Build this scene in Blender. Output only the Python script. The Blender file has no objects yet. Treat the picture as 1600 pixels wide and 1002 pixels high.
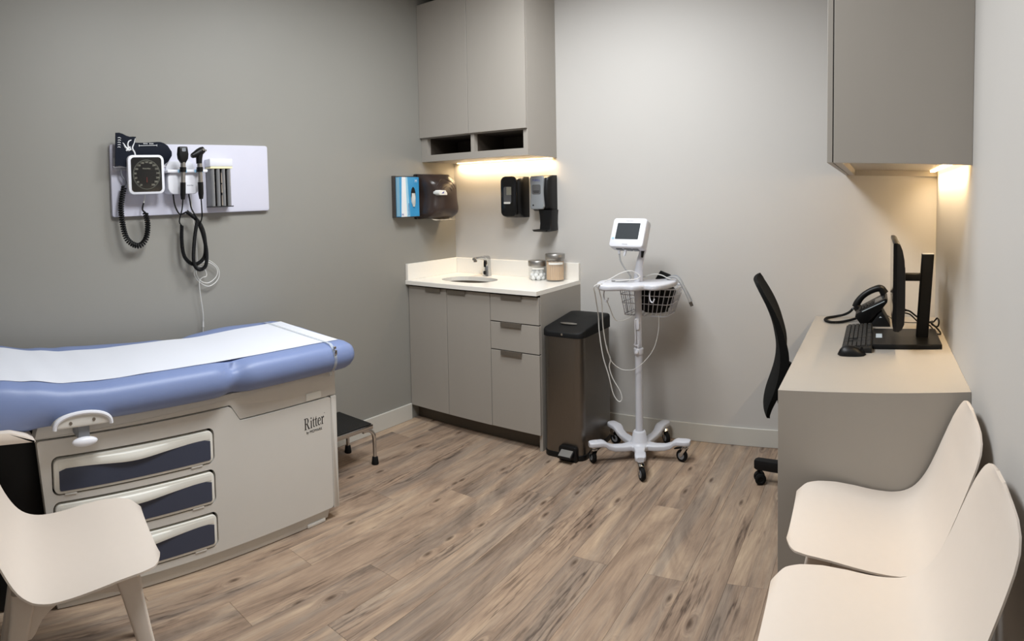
import bpy, bmesh, math, random
from mathutils import Vector, Matrix, Euler, noise

# ----------------------------------------------------------------- scene, camera, light, exposure
sc = bpy.context.scene
COL = sc.collection
random.seed(7)
PI = math.pi
sc.view_settings.view_transform = 'Standard'
sc.view_settings.look = 'None'
sc.view_settings.gamma = 1.0
sc.view_settings.use_curve_mapping = False
sc.view_settings.exposure = 0.1

# the photograph is a phone panorama: a cylindrical camera held at chest height, turned left, tipped a little down
FPX = 969.404
cam_data = bpy.data.cameras.new('camera')
cam_data.type = 'PANO'
cam_data.panorama_type = 'CENTRAL_CYLINDRICAL'
cam_data.central_cylindrical_range_u_min = -800.0 / FPX
cam_data.central_cylindrical_range_u_max = 800.0 / FPX
cam_data.central_cylindrical_range_v_min = -(1002.0 - 354.292) / FPX
cam_data.central_cylindrical_range_v_max = 354.292 / FPX
cam_data.central_cylindrical_radius = 1.0
cam_data.clip_start = 0.02
cam_data.clip_end = 50
cam = bpy.data.objects.new('camera', cam_data)
COL.objects.link(cam)
_yaw, _pitch, _roll = 0.588, -0.046, -0.018
cam.matrix_world = (Matrix.Translation((2.717, -3.365, 1.408)) @ Matrix.Rotation(_yaw, 4, 'Z')
                    @ Matrix.Rotation(PI / 2 + _pitch, 4, 'X') @ Matrix.Rotation(_roll, 4, 'Z'))
sc.camera = cam

world = bpy.data.worlds.new('world')
sc.world = world
world.use_nodes = True
world.node_tree.nodes['Background'].inputs[0].default_value = (0.8, 0.85, 0.9, 1)
world.node_tree.nodes['Background'].inputs[1].default_value = 0.3

def area_light(name, loc, size, size_y, power, color, rot=(0, 0, 0), spread=PI):
    l = bpy.data.lights.new(name, 'AREA')
    l.shape = 'RECTANGLE'; l.size = size; l.size_y = size_y
    l.energy = power; l.color = color; l.spread = spread
    o = bpy.data.objects.new(name, l)
    o.location = loc; o.rotation_euler = rot
    COL.objects.link(o)
    return o
CEIL = 2.74
W_ROOM = 3.043
COOL = (.95, .98, 1.0)
area_light('ceiling_panel_light', (1.32, -1.12, CEIL - .02), .6, .6, 33, COOL)
area_light('ceiling_panel_light', (1.55, -2.15, CEIL - .02), .6, .6, 40, COOL)
WARM = (1.0, .76, .47)
area_light('under_cabinet_light', (.42, -.03, 1.648), .74, .02, 2.8, WARM, (math.radians(8), 0, 0), math.radians(150))
area_light('under_cabinet_light', (W_ROOM - .035, -.62, 1.536), .02, 1.05, 5.0, WARM, (0, math.radians(-8), 0), math.radians(140))

# ----------------------------------------------------------------- materials
def lin(c):
    f = lambda v: v / 12.92 if v <= .04045 else ((v + .055) / 1.055) ** 2.4
    return tuple(f(v / 255.0) for v in c) + (1.0,)

def mat(name, rgb, rough=.5, metal=0., var=.05, scale=30., bump=0., bscale=200., spec=.5, coat=0., trans=0., ior=1.45, alpha=1., emis=None, estr=0., stretch=None):
    m = bpy.data.materials.new(name); m.use_nodes = True
    nt = m.node_tree; N = nt.nodes; L = nt.links
    b = N['Principled BSDF']
    b.inputs['Roughness'].default_value = rough
    b.inputs['Metallic'].default_value = metal
    b.inputs['Specular IOR Level'].default_value = spec
    b.inputs['Coat Weight'].default_value = coat
    b.inputs['Transmission Weight'].default_value = trans
    b.inputs['IOR'].default_value = ior
    b.inputs['Alpha'].default_value = alpha
    if emis:
        b.inputs['Emission Color'].default_value = lin(emis); b.inputs['Emission Strength'].default_value = estr
    tc = N.new('ShaderNodeTexCoord')
    src = tc.outputs['Object']
    if stretch:
        mp = N.new('ShaderNodeMapping'); mp.inputs['Scale'].default_value = stretch
        L.new(src, mp.inputs[0]); src = mp.outputs[0]
    nz = N.new('ShaderNodeTexNoise'); nz.inputs['Scale'].default_value = scale; nz.inputs['Detail'].default_value = 3
    L.new(src, nz.inputs['Vector'])
    mr = N.new('ShaderNodeMapRange')
    mr.inputs['To Min'].default_value = 1 - var; mr.inputs['To Max'].default_value = 1 + var
    L.new(nz.outputs['Fac'], mr.inputs['Value'])
    mx = N.new('ShaderNodeMix'); mx.data_type = 'RGBA'; mx.blend_type = 'MULTIPLY'
    mx.inputs['Factor'].default_value = 1
    mx.inputs['A'].default_value = lin(rgb)
    L.new(mr.outputs[0], mx.inputs['B'])
    L.new(mx.outputs['Result'], b.inputs['Base Color'])
    if bump:
        n2 = N.new('ShaderNodeTexNoise'); n2.inputs['Scale'].default_value = bscale; n2.inputs['Detail'].default_value = 2
        L.new(src, n2.inputs['Vector'])
        bp = N.new('ShaderNodeBump'); bp.inputs['Strength'].default_value = bump; bp.inputs['Distance'].default_value = .002
        L.new(n2.outputs['Fac'], bp.inputs['Height']); L.new(bp.outputs[0], b.inputs['Normal'])
    return m

def wood_mat():
    m = bpy.data.materials.new('weathered_plank'); m.use_nodes = True
    nt = m.node_tree; N = nt.nodes; L = nt.links
    b = N['Principled BSDF']; b.inputs['Roughness'].default_value = .5; b.inputs['Specular IOR Level'].default_value = .3
    geo = N.new('ShaderNodeNewGeometry'); oi = N.new('ShaderNodeObjectInfo')
    def math_(op, a, c=None, v=None, clamp=False):
        n = N.new('ShaderNodeMath'); n.operation = op; n.use_clamp = clamp
        if hasattr(a, 'links'): L.new(a, n.inputs[0])
        else: n.inputs[0].default_value = a
        if c is not None:
            if hasattr(c, 'links'): L.new(c, n.inputs[1])
            else: n.inputs[1].default_value = c
        return n.outputs[0]
    off = N.new('ShaderNodeCombineXYZ')
    L.new(math_('MULTIPLY', oi.outputs['Random'], 31.0), off.inputs[0])
    L.new(math_('MULTIPLY', oi.outputs['Random'], 77.0), off.inputs[1])
    L.new(math_('MULTIPLY', oi.outputs['Random'], 13.0), off.inputs[2])
    add = N.new('ShaderNodeVectorMath'); add.operation = 'ADD'
    L.new(geo.outputs['Position'], add.inputs[0]); L.new(off.outputs[0], add.inputs[1])
    # knots: sparse rings that also bend the grain around them
    mk = N.new('ShaderNodeMapping'); mk.inputs['Scale'].default_value = (7.5, 2.6, 1)
    L.new(add.outputs[0], mk.inputs[0])
    vk = N.new('ShaderNodeTexVoronoi'); vk.feature = 'F1'; vk.inputs['Scale'].default_value = 1.0; vk.inputs['Randomness'].default_value = 1
    vk.voronoi_dimensions = '2D'
    L.new(mk.outputs[0], vk.inputs['Vector'])
    kd = vk.outputs['Distance']
    kpick = N.new('ShaderNodeSeparateColor'); L.new(vk.outputs['Color'], kpick.inputs[0])
    pick = math_('GREATER_THAN', kpick.outputs[0], .5)
    near = N.new('ShaderNodeMapRange'); near.interpolation_type = 'SMOOTHSTEP'
    near.inputs['From Min'].default_value = .24; near.inputs['From Max'].default_value = .02
    L.new(kd, near.inputs['Value'])
    bend = math_('MULTIPLY', near.outputs[0], pick)
    # grain
    def noise_(sx, sy, detail, dist=0., extra=None):
        mp = N.new('ShaderNodeMapping'); mp.inputs['Scale'].default_value = (sx, sy, 1)
        L.new(add.outputs[0], mp.inputs[0])
        v = mp.outputs[0]
        if extra is not None:
            a2 = N.new('ShaderNodeVectorMath'); a2.operation = 'ADD'
            cx = N.new('ShaderNodeCombineXYZ'); L.new(extra, cx.inputs[0])
            L.new(v, a2.inputs[0]); L.new(cx.outputs[0], a2.inputs[1]); v = a2.outputs[0]
        n = N.new('ShaderNodeTexNoise'); n.inputs['Scale'].default_value = 1; n.inputs['Detail'].default_value = detail
        n.inputs['Roughness'].default_value = .62; n.inputs['Distortion'].default_value = dist
        L.new(v, n.inputs['Vector'])
        return n.outputs['Fac']
    kshift = math_('MULTIPLY', bend, .5)
    broad = noise_(6.5, 1.3, 6, 1.4, kshift)
    fine = noise_(70, 4.0, 8, 1.0, math_('MULTIPLY', bend, 2.2))
    rough_ = noise_(260, 14, 3)
    # cathedral figure: dark flame lines that only show in some stretches of a plank
    mw = N.new('ShaderNodeMapping'); mw.inputs['Scale'].default_value = (1, .11, 1)
    L.new(add.outputs[0], mw.inputs[0])
    wv = N.new('ShaderNodeTexWave'); wv.wave_type = 'BANDS'; wv.bands_direction = 'X'
    wv.inputs['Scale'].default_value = 11; wv.inputs['Distortion'].default_value = 14; wv.inputs['Detail'].default_value = 4
    wv.inputs['Detail Scale'].default_value = 1.6; wv.inputs['Detail Roughness'].default_value = .65
    L.new(mw.outputs[0], wv.inputs['Vector'])
    s = math_('ADD', math_('MULTIPLY', broad, .86), math_('MULTIPLY', fine, .30))
    s = math_('ADD', s, math_('MULTIPLY', rough_, .20))
    s = math_('ADD', s, math_('MULTIPLY', oi.outputs['Random'], .10))
    fmask = N.new('ShaderNodeMapRange'); fmask.inputs['From Min'].default_value = .50; fmask.inputs['From Max'].default_value = .64
    L.new(noise_(7, 1.4, 2, .3), fmask.inputs['Value'])
    flame = math_('MULTIPLY', math_('POWER', wv.outputs['Fac'], 3.0), fmask.outputs[0])
    s = math_('SUBTRACT', s, math_('MULTIPLY', flame, .20))
    ramp = N.new('ShaderNodeValToRGB'); cr = ramp.color_ramp
    cr.elements[0].position = .42; cr.elements[0].color = lin((76, 61, 51))
    cr.elements[1].position = .94; cr.elements[1].color = lin((186, 163, 138))
    e = cr.elements.new(.55); e.color = lin((120, 101, 86))
    e = cr.elements.new(.72); e.color = lin((154, 132, 113))
    L.new(s, ramp.inputs[0])
    # grey weathered streaks
    gs = noise_(13, .55, 3, .2)
    gm = N.new('ShaderNodeMapRange'); gm.inputs['From Min'].default_value = .46; gm.inputs['From Max'].default_value = .62
    gm.inputs['To Max'].default_value = .5
    L.new(gs, gm.inputs['Value'])
    mx = N.new('ShaderNodeMix'); mx.data_type = 'RGBA'; mx.blend_type = 'MIX'
    L.new(gm.outputs[0], mx.inputs['Factor']); L.new(ramp.outputs[0], mx.inputs['A'])
    gr = N.new('ShaderNodeValToRGB'); gr.color_ramp.elements[0].position = .45; gr.color_ramp.elements[0].color = lin((76, 69, 65))
    gr.color_ramp.elements[1].position = .95; gr.color_ramp.elements[1].color = lin((144, 135, 126))
    L.new(s, gr.inputs[0]); L.new(gr.outputs[0], mx.inputs['B'])
    # dark knots
    core = N.new('ShaderNodeMapRange'); core.interpolation_type = 'SMOOTHSTEP'
    core.inputs['From Min'].default_value = .10; core.inputs['From Max'].default_value = .02
    L.new(kd, core.inputs['Value'])
    rings = math_('MULTIPLY', math_('ADD', math_('SINE', math_('MULTIPLY', kd, 120.0)), 1.0), .5)
    kf = math_('MULTIPLY', math_('MULTIPLY', core.outputs[0], pick), math_('ADD', math_('MULTIPLY', rings, .12), .72))
    mk2 = N.new('ShaderNodeMix'); mk2.data_type = 'RGBA'
    L.new(kf, mk2.inputs['Factor']); L.new(mx.outputs['Result'], mk2.inputs['A']); mk2.inputs['B'].default_value = lin((70, 52, 40))
    # long thin cracks
    ck = noise_(22, .5, 2, .1)
    cm = N.new('ShaderNodeMapRange'); cm.inputs['From Min'].default_value = .0; cm.inputs['From Max'].default_value = .006
    cm.inputs['To Min'].default_value = 1; cm.inputs['To Max'].default_value = 0
    L.new(math_('ABSOLUTE', math_('SUBTRACT', ck, .36)), cm.inputs['Value'])
    mk3 = N.new('ShaderNodeMix'); mk3.data_type = 'RGBA'
    L.new(math_('MULTIPLY', cm.outputs[0], .6), mk3.inputs['Factor']); L.new(mk2.outputs['Result'], mk3.inputs['A']); mk3.inputs['B'].default_value = lin((52, 42, 36))
    L.new(mk3.outputs['Result'], b.inputs['Base Color'])
    bp = N.new('ShaderNodeBump'); bp.inputs['Strength'].default_value = .25; bp.inputs['Distance'].default_value = .001
    L.new(fine, bp.inputs['Height']); L.new(bp.outputs[0], b.inputs['Normal'])
    return m

M = dict(
    wall_grey=mat('dark_grey_paint', (142, 140, 134), .5, var=.02, scale=4, bump=.06, bscale=260),
    wall_light=mat('warm_light_grey_paint', (194, 191, 187), .6, var=.015, scale=4, bump=.05, bscale=260),
    ceiling=mat('white_ceiling_paint', (225, 223, 218), .8, var=.02),
    trim=mat('satin_trim_paint', (198, 195, 187), .4, var=.015),
    sub=mat('subfloor', (60, 52, 46), .9),
    wood=wood_mat(),
    lam=mat('taupe_laminate', (163, 157, 149), .45, var=.02, scale=14, stretch=(1, 1, .2)),
    lam_dark=mat('toe_kick_laminate', (92, 84, 74), .6, var=.04),
    edge=mat('dark_gap', (22, 20, 18), .8),
    quartz=mat('white_quartz', (240, 236, 228), .25, var=.015, scale=120),
    steel=mat('brushed_steel', (150, 146, 140), .28, 1, var=.08, scale=60, stretch=(1, 1, 14)),
    bin_steel=mat('brushed_black_steel', (124, 119, 113), .36, 1, var=.12, scale=90, stretch=(14, 14, .3)),
    lid_steel=mat('lid_steel', (172, 169, 165), .38, 1, var=.05),
    chrome=mat('chrome', (205, 205, 205), .08, 1, var=.02),
    handle=mat('bronze_pull', (128, 120, 110), .4, .6, var=.04),
    black=mat('black_plastic', (15, 15, 16), .40, var=.08, spec=.35),
    black_matte=mat('matt_black_plastic', (14, 14, 15), .6, var=.08, spec=.3),
    black_gloss=mat('gloss_black_plastic', (12, 12, 13), .15, var=.05),
    key=mat('key_plastic', (38, 37, 36), .5, var=.06),
    key_body=mat('keyboard_shell', (18, 18, 18), .5),
    rubber=mat('black_rubber', (12, 12, 12), .75, var=.1, spec=.3),
    mesh=mat('chair_mesh', (11, 12, 12), .9, spec=.2, var=.2, scale=500, bump=.4, bscale=900),
    white=mat('white_plastic', (222, 223, 230), .35, var=.01),
    panel=mat('white_melamine', (202, 202, 216), .5, var=.012, spec=.3, scale=20),
    stand=mat('white_enamel', (204, 205, 212), .35, var=.012),
    grey_plastic=mat('grey_plastic', (128, 132, 138), .4, var=.03),
    screen=mat('grey_screen', (62, 66, 70), .18, var=.03),
    mon_screen=mat('monitor_screen', (10, 10, 11), .07, var=.02),
    cable_w=mat('white_cable', (206, 205, 202), .45, var=.02),
    cable_g=mat('grey_cable', (150, 150, 150), .45, var=.03),
    cuff=mat('navy_nylon', (13, 19, 32), .7, spec=.2, var=.15, scale=300, bump=.3, bscale=900),
    print_w=mat('white_print', (222, 224, 228), .6),
    print_k=mat('black_print', (22, 20, 20), .6),
    print_b=mat('blue_print', (60, 70, 150), .6),
    red=mat('red_needle', (140, 58, 48), .5),
    dial=mat('dial_black', (30, 30, 30), .12),
    glass=mat('clear_jar_glass', (235, 240, 240), .05, alpha=.10, var=.0),
    clear=mat('clear_plastic', (215, 222, 226), .12, var=.02, alpha=.35),
    acrylic=mat('smoke_acrylic', (88, 82, 78), .15, var=.03, alpha=.7),
    smoke=mat('smoke_plastic', (56, 45, 41), .28, var=.25, scale=9),
    smoke_dark=mat('dark_smoke_plastic', (24, 21, 21), .22, var=.08),
    paper=mat('paper_towel', (226, 214, 194), .85, var=.04),
    roll=mat('paper_roll', (160, 130, 105), .9, var=.05),
    couch=mat('exam_paper', (216, 219, 228), .75, var=.012, scale=6, bump=.12, bscale=40),
    vinyl=mat('blue_vinyl', (120, 136, 178), .42, var=.03, scale=10, bump=.12, bscale=420),
    cream=mat('cream_moulded_plastic', (208, 205, 199), .42, var=.012, scale=8),
    cream_lt=mat('light_cream_moulding', (224, 222, 214), .35, var=.012, scale=8),
    slate=mat('slate_drawer_insert', (62, 68, 86), .4, var=.03),
    chair=mat('beige_chair_plastic', (214, 203, 192), .5, var=.015, scale=40, bump=.05, bscale=600),
    glovebox=mat('blue_carton', (58, 148, 200), .5, var=.12, scale=12),
    carton_w=mat('white_carton', (232, 234, 236), .5, var=.02),
    carton_lb=mat('pale_blue_carton', (150, 200, 226), .5, var=.05),
    glove=mat('glove_latex', (196, 196, 190), .6, var=.06, bump=.3, bscale=90),
    cotton=mat('cotton', (240, 240, 238), .95, var=.03, bump=.4, bscale=300),
    stick=mat('birch_stick', (206, 168, 122), .7, var=.08, scale=60),
    sani=mat('grey_fascia', (138, 142, 146), .35, var=.03),
    liquid=mat('tinted_window', (96, 96, 98), .12, var=.08),
    label=mat('white_label', (232, 230, 224), .6),
    blue_clip=mat('pale_blue_clip', (150, 196, 226), .4),
    yellow=mat('cream_yellow_band', (238, 232, 190), .5),
    tube_clear=mat('smoke_tube', (132, 132, 134), .15, var=.1, alpha=.9),
    tread=mat('black_ribbed_tread', (22, 21, 20), .7, var=.15, scale=200),
    led=mat('warm_led', (255, 226, 170), .5, emis=(255, 214, 150), estr=14),
    sticker=mat('silver_sticker', (206, 216, 222), .4),
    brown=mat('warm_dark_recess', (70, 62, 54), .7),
)

# ----------------------------------------------------------------- mesh helpers
def smooth_path(pts, n=6, closed=False):
    P = [Vector(p) for p in pts]
    if len(P) < 3: return P
    out = []
    k = len(P)
    segs = k if closed else k - 1
    for i in range(segs):
        if closed: p0, p1, p2, p3 = P[(i - 1) % k], P[i], P[(i + 1) % k], P[(i + 2) % k]
        else: p0, p1, p2, p3 = P[max(i - 1, 0)], P[i], P[i + 1], P[min(i + 2, k - 1)]
        for j in range(n):
            t = j / n
            out.append(.5 * ((2 * p1) + (-p0 + p2) * t + (2 * p0 - 5 * p1 + 4 * p2 - p3) * t * t + (-p0 + 3 * p1 - 3 * p2 + p3) * t ** 3))
    if not closed: out.append(P[-1])
    return out

def frames(P, closed=False):
    n = len(P); T = []
    for i in range(n):
        a = P[(i - 1) % n] if closed else P[max(i - 1, 0)]
        b = P[(i + 1) % n] if closed else P[min(i + 1, n - 1)]
        d = b - a
        T.append(d.normalized() if d.length > 1e-9 else Vector((0, 0, 1)))
    up = Vector((0, 0, 1)) if abs(T[0].z) < .9 else Vector((1, 0, 0))
    u = (up - T[0] * up.dot(T[0])).normalized()
    out = []
    for t in T:
        u = u - t * u.dot(t)
        u = u.normalized() if u.length > 1e-6 else t.orthogonal().normalized()
        out.append((t, u, t.cross(u)))
    return out

def rrect(x0, y0, x1, y1, r, n=5):
    r = min(r, (x1 - x0) / 2 - 1e-5, (y1 - y0) / 2 - 1e-5)
    out = []
    for cx, cy, a in ((x1 - r, y1 - r, 0), (x0 + r, y1 - r, 90), (x0 + r, y0 + r, 180), (x1 - r, y0 + r, 270)):
        for i in range(n + 1):
            t = math.radians(a + 90 * i / n)
            out.append((cx + r * math.cos(t), cy + r * math.sin(t)))
    return out

class MB:
    def __init__(s): s.bm = bmesh.new()
    def _merge(s, b):
        me = bpy.data.meshes.new('t'); b.to_mesh(me); b.free(); s.bm.from_mesh(me); bpy.data.meshes.remove(me)
        return s
    def box(s, x0, y0, z0, x1, y1, z1, bev=0., seg=2):
        b = bmesh.new(); bmesh.ops.create_cube(b, size=1)
        for v in b.verts: v.co = Vector(((x0 + x1) / 2 + v.co.x * (x1 - x0), (y0 + y1) / 2 + v.co.y * (y1 - y0), (z0 + z1) / 2 + v.co.z * (z1 - z0)))
        if bev: bmesh.ops.bevel(b, geom=b.edges[:], offset=bev, segments=seg, profile=.5, affect='EDGES')
        return s._merge(b)
    def prism(s, out, axis, a, c, bev=0., seg=2):
        b = bmesh.new()
        f = {'x': lambda p, w: (w, p[0], p[1]), 'y': lambda p, w: (p[0], w, p[1]), 'z': lambda p, w: (p[0], p[1], w)}[axis]
        lo = [b.verts.new(f(p, a)) for p in out]; hi = [b.verts.new(f(p, c)) for p in out]
        n = len(out)
        F = [b.faces.new(lo), b.faces.new(hi)]
        for i in range(n): b.faces.new((lo[i], lo[(i + 1) % n], hi[(i + 1) % n], hi[i]))
        bmesh.ops.recalc_face_normals(b, faces=b.faces[:])
        if bev:
            es = [e for e in b.edges if (e.verts[0] in lo and e.verts[1] in lo) or (e.verts[0] in hi and e.verts[1] in hi)]
            bmesh.ops.bevel(b, geom=es, offset=bev, segments=seg, profile=.5, affect='EDGES')
        return s._merge(b)
    def rings(s, R, closed=False, caps=True):
        b = bmesh.new(); V = [[b.verts.new(p) for p in r] for r in R]; n = len(R[0]); k = len(R)
        for i in range(k if closed else k - 1):
            A, B = V[i], V[(i + 1) % k]
            for j in range(n):
                try: b.faces.new((A[j], A[(j + 1) % n], B[(j + 1) % n], B[j]))
                except ValueError: pass
        if caps and not closed:
            b.faces.new(V[0]); b.faces.new(V[-1])
        bmesh.ops.recalc_face_normals(b, faces=b.faces[:])
        return s._merge(b)
    def tube(s, pts, r, n=8, closed=False, sm=0, flat=1.):
        P = smooth_path(pts, sm, closed) if sm else [Vector(p) for p in pts]
        k = len(P); rr = r if isinstance(r, (list, tuple)) else [r]
        def rad(i):
            t = i / max(k - 1, 1) * (len(rr) - 1); a = int(min(t, len(rr) - 1)); c = min(a + 1, len(rr) - 1)
            return rr[a] + (rr[c] - rr[a]) * (t - a)
        R = []
        for i, (t, u, v) in enumerate(frames(P, closed)):
            q = rad(i)
            R.append([P[i] + u * (q * math.cos(2 * PI * j / n)) + v * (q * flat * math.sin(2 * PI * j / n)) for j in range(n)])
        return s.rings(R, closed)
    def coil(s, pts, R, r, turns, sm=8, per=9, n=5):
        P = smooth_path(pts, sm); L = [0]
        for a, b in zip(P, P[1:]): L.append(L[-1] + (b - a).length)
        F = frames(P); m = int(turns * per); out = []
        for i in range(m + 1):
            d = L[-1] * i / m; k = 0
            while k < len(L) - 2 and L[k + 1] < d: k += 1
            t = (d - L[k]) / max(L[k + 1] - L[k], 1e-9)
            p = P[k].lerp(P[k + 1], t); u = F[k][1].lerp(F[k + 1][1], t); v = F[k][2].lerp(F[k + 1][2], t)
            a = 2 * PI * turns * i / m
            out.append(p + u * (R * math.cos(a)) + v * (R * math.sin(a)))
        return s.tube(out, r, n)
    def lathe(s, prof, c=(0, 0, 0), n=24, axis='z'):
        R = []
        for r, h in prof:
            ring = []
            for j in range(n):
                a = 2 * PI * j / n; x, y = max(r, 1e-5) * math.cos(a), max(r, 1e-5) * math.sin(a)
                ring.append((c[0] + x, c[1] + y, c[2] + h) if axis == 'z' else (c[0] + h, c[1] + x, c[2] + y) if axis == 'x' else (c[0] + x, c[1] + h, c[2] + y))
            R.append(ring)
        return s.rings(R)
    def ball(s, c, r, u=12, v=8, scale=(1, 1, 1)):
        b = bmesh.new(); bmesh.ops.create_uvsphere(b, u_segments=u, v_segments=v, radius=r)
        for q in b.verts: q.co = Vector((c[0] + q.co.x * scale[0], c[1] + q.co.y * scale[1], c[2] + q.co.z * scale[2]))
        return s._merge(b)
    def grid(s, rows, thick=None, closed_v=False):
        """surface through rows of points; thick = function(row, col) -> Vector offset for the back side"""
        b = bmesh.new(); A = [[b.verts.new(p) for p in r] for r in rows]
        m, n = len(rows), len(rows[0])
        def q(V, flip=False):
            for i in range(m - 1):
                for j in range(n - 1):
                    f = (V[i][j], V[i][j + 1], V[i + 1][j + 1], V[i + 1][j])
                    try: b.faces.new(f[::-1] if flip else f)
                    except ValueError: pass
        q(A)
        if thick:
            B = [[b.verts.new(Vector(rows[i][j]) + thick(i, j)) for j in range(n)] for i in range(m)]
            q(B, True)
            for i in range(m - 1):
                b.faces.new((A[i][0], A[i + 1][0], B[i + 1][0], B[i][0])); b.faces.new((A[i + 1][-1], A[i][-1], B[i][-1], B[i + 1][-1]))
            for j in range(n - 1):
                b.faces.new((A[0][j + 1], A[0][j], B[0][j], B[0][j + 1])); b.faces.new((A[-1][j], A[-1][j + 1], B[-1][j + 1], B[-1][j]))
        bmesh.ops.recalc_face_normals(b, faces=b.faces[:])
        return s._merge(b)
    def text(s, txt, size, mtx, extrude=.0004, align='CENTER', sx=1.):
        cu = bpy.data.curves.new('t', 'FONT'); cu.body = txt; cu.size = size; cu.extrude = extrude
        cu.align_x = align; cu.align_y = 'CENTER'; cu.resolution_u = 3
        o = bpy.data.objects.new('t', cu)
        me = bpy.data.meshes.new_from_object(o)
        me.transform(mtx @ Matrix.Diagonal((sx, 1, 1, 1)))
        s.bm.from_mesh(me); bpy.data.meshes.remove(me); bpy.data.objects.remove(o); bpy.data.curves.remove(cu)
        return s
    def move(s, mtx):
        bmesh.ops.transform(s.bm, matrix=mtx, verts=s.bm.verts[:]); return s
    def mesh(s, name, m, off=(0, 0, 0), smooth=True, ang=35):
        bmesh.ops.translate(s.bm, vec=-Vector(off), verts=s.bm.verts[:])
        me = bpy.data.meshes.new(name); s.bm.to_mesh(me); s.bm.free()
        me.materials.append(m)
        if smooth:
            me.polygons.foreach_set('use_smooth', [True] * len(me.polygons))
            me.set_sharp_from_angle(angle=math.radians(ang))
        return me

def tags(o, label=None, cat=None, group=None, kind=None):
    if label: o['label'] = label
    if cat: o['category'] = cat
    if group: o['group'] = group
    if kind: o['kind'] = kind
    return o

ORG = {}
def thing(name, label, cat, loc=(0, 0, 0), group=None, rz=0.):
    o = bpy.data.objects.new(name, None); COL.objects.link(o)
    o.empty_display_size = .05
    o.location = loc; o.rotation_euler = (0, 0, rz)
    ORG[o.name] = Vector(loc)
    return tags(o, label, cat, group, 'thing')
def part(name, mb, m, parent, label=None, local=False, kind=None, smooth=True, ang=35):
    """mesh in world coordinates (or, local=True, in the thing's own) linked as a part or sub-part"""
    off = (0, 0, 0) if local else ORG[parent.name]
    o = bpy.data.objects.new(name, mb.mesh(name, m, off, smooth, ang)); COL.objects.link(o)
    o.parent = parent
    ORG[o.name] = ORG[parent.name]
    return tags(o, label, None, None, kind)
def solo(name, mb, m, label, cat, loc, group=None, smooth=True, kind=None):
    """a thing that is one mesh"""
    o = bpy.data.objects.new(name, mb.mesh(name, m, loc, smooth)); COL.objects.link(o); o.location = loc
    ORG[o.name] = Vector(loc)
    return tags(o, label, cat, group, kind or 'thing')
def struct(name, mb, m, smooth=False):
    o = bpy.data.objects.new(name, mb.mesh(name, m, (0, 0, 0), smooth)); COL.objects.link(o)
    ORG[o.name] = Vector((0, 0, 0))
    o['kind'] = 'structure'
    return o
def dup(root, loc=None, rz=None, label=None, group=None):
    r = root.copy(); COL.objects.link(r)
    if loc is not None: r.location = loc; ORG[r.name] = Vector(loc)
    if rz is not None: r.rotation_euler = (0, 0, rz)
    if label: r['label'] = label
    if group: r['group'] = group
    for ch in list(root.children):
        c = ch.copy(); COL.objects.link(c); c.parent = r
        for g in list(ch.children):
            d = g.copy(); COL.objects.link(d); d.parent = c
    return r
def dup_part(p, parent, mtx):
    """copy of a part (with its sub-parts) at another transform in its thing"""
    c = p.copy(); COL.objects.link(c); c.parent = parent; c.matrix_local = mtx; ORG[c.name] = ORG[parent.name]
    for g in list(p.children):
        d = g.copy(); COL.objects.link(d); d.parent = c
    return c
def MX(x, y, z): return Matrix(((0, 0, 1, x), (1, 0, 0, y), (0, 1, 0, z), (0, 0, 0, 1)))      # faces +X
def MYN(x, y, z): return Matrix(((1, 0, 0, x), (0, 0, -1, y), (0, 1, 0, z), (0, 0, 0, 1)))    # faces -Y
def MZ(x, y, z, a=0.): return Matrix.Translation((x, y, z)) @ Matrix.Rotation(a, 4, 'Z')

# ----------------------------------------------------------------- the room
W = 3.043; YF = -4.35
def bx(*a, **k): return MB().box(*a, **k)
floor = struct('floor', bx(-.12, YF - .12, -.06, W + .12, .12, -.006), M['sub'])
PW = .152
pk = {}
rnd = random.Random(3)
fixed = {10: -1.276, 11: -.775, 12: -1.27, 14: -1.24, 6: -1.78, 3: -1.35, 8: -2.05, 5: -1.1, 9: -2.3, 7: -.9, 4: -1.95, 13: -1.75}
for i in range(-1, 21):
    x0, x1 = max(.064 + i * PW, .0005), min(.064 + (i + 1) * PW, W - .0005)
    if x1 - x0 < .01: continue
    joints = [0.0]
    j = fixed.get(i, -rnd.uniform(.25, 1.15))
    while j > YF: joints.append(j); j -= 1.22
    joints.append(YF)
    for a, b in zip(joints, joints[1:]):
        key = (round(x1 - x0, 3), round(a - b, 3))
        if key not in pk:
            g = .0003
            pk[key] = bx(-(x1 - x0) / 2 + g, -(a - b) / 2 + g, -.006, (x1 - x0) / 2 - g, (a - b) / 2 - g, 0, bev=.0006, seg=1).mesh('plank', M['wood'], smooth=False)
        o = bpy.data.objects.new('plank', pk[key]); COL.objects.link(o)
        o.location = ((x0 + x1) / 2, (a + b) / 2, 0); o.parent = floor
struct('wall_left', bx(-.12, YF - .12, -.06, 0, .12, CEIL + .1), M['wall_grey'])
struct('wall_back', bx(0, 0, -.06, W, .12, CEIL + .1), M['wall_light'])
struct('wall_right', bx(W, YF - .12, -.06, W + .12, .12, CEIL + .1), M['wall_light'])
struct('wall_front', bx(0, YF - .12, -.06, W, YF, CEIL + .1), M['wall_grey'])
struct('ceiling', bx(0, YF, CEIL, W, 0, CEIL + .1), M['ceiling'])
def baseboard(name, x0, y0, x1, y1):
    struct(name, bx(x0, y0, 0, x1, y1, .103, bev=.003, seg=2), M['trim'])
baseboard('baseboard_left', 0.0003, YF + .02, .0125, -.497)
baseboard('baseboard_back', .975, -.0125, W - .02, -.0003)
baseboard('baseboard_right', W - .0125, YF + .02, W - .0003, -1.33)
baseboard('baseboard_front', .02, YF + .0003, W - .02, YF + .0125)

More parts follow.
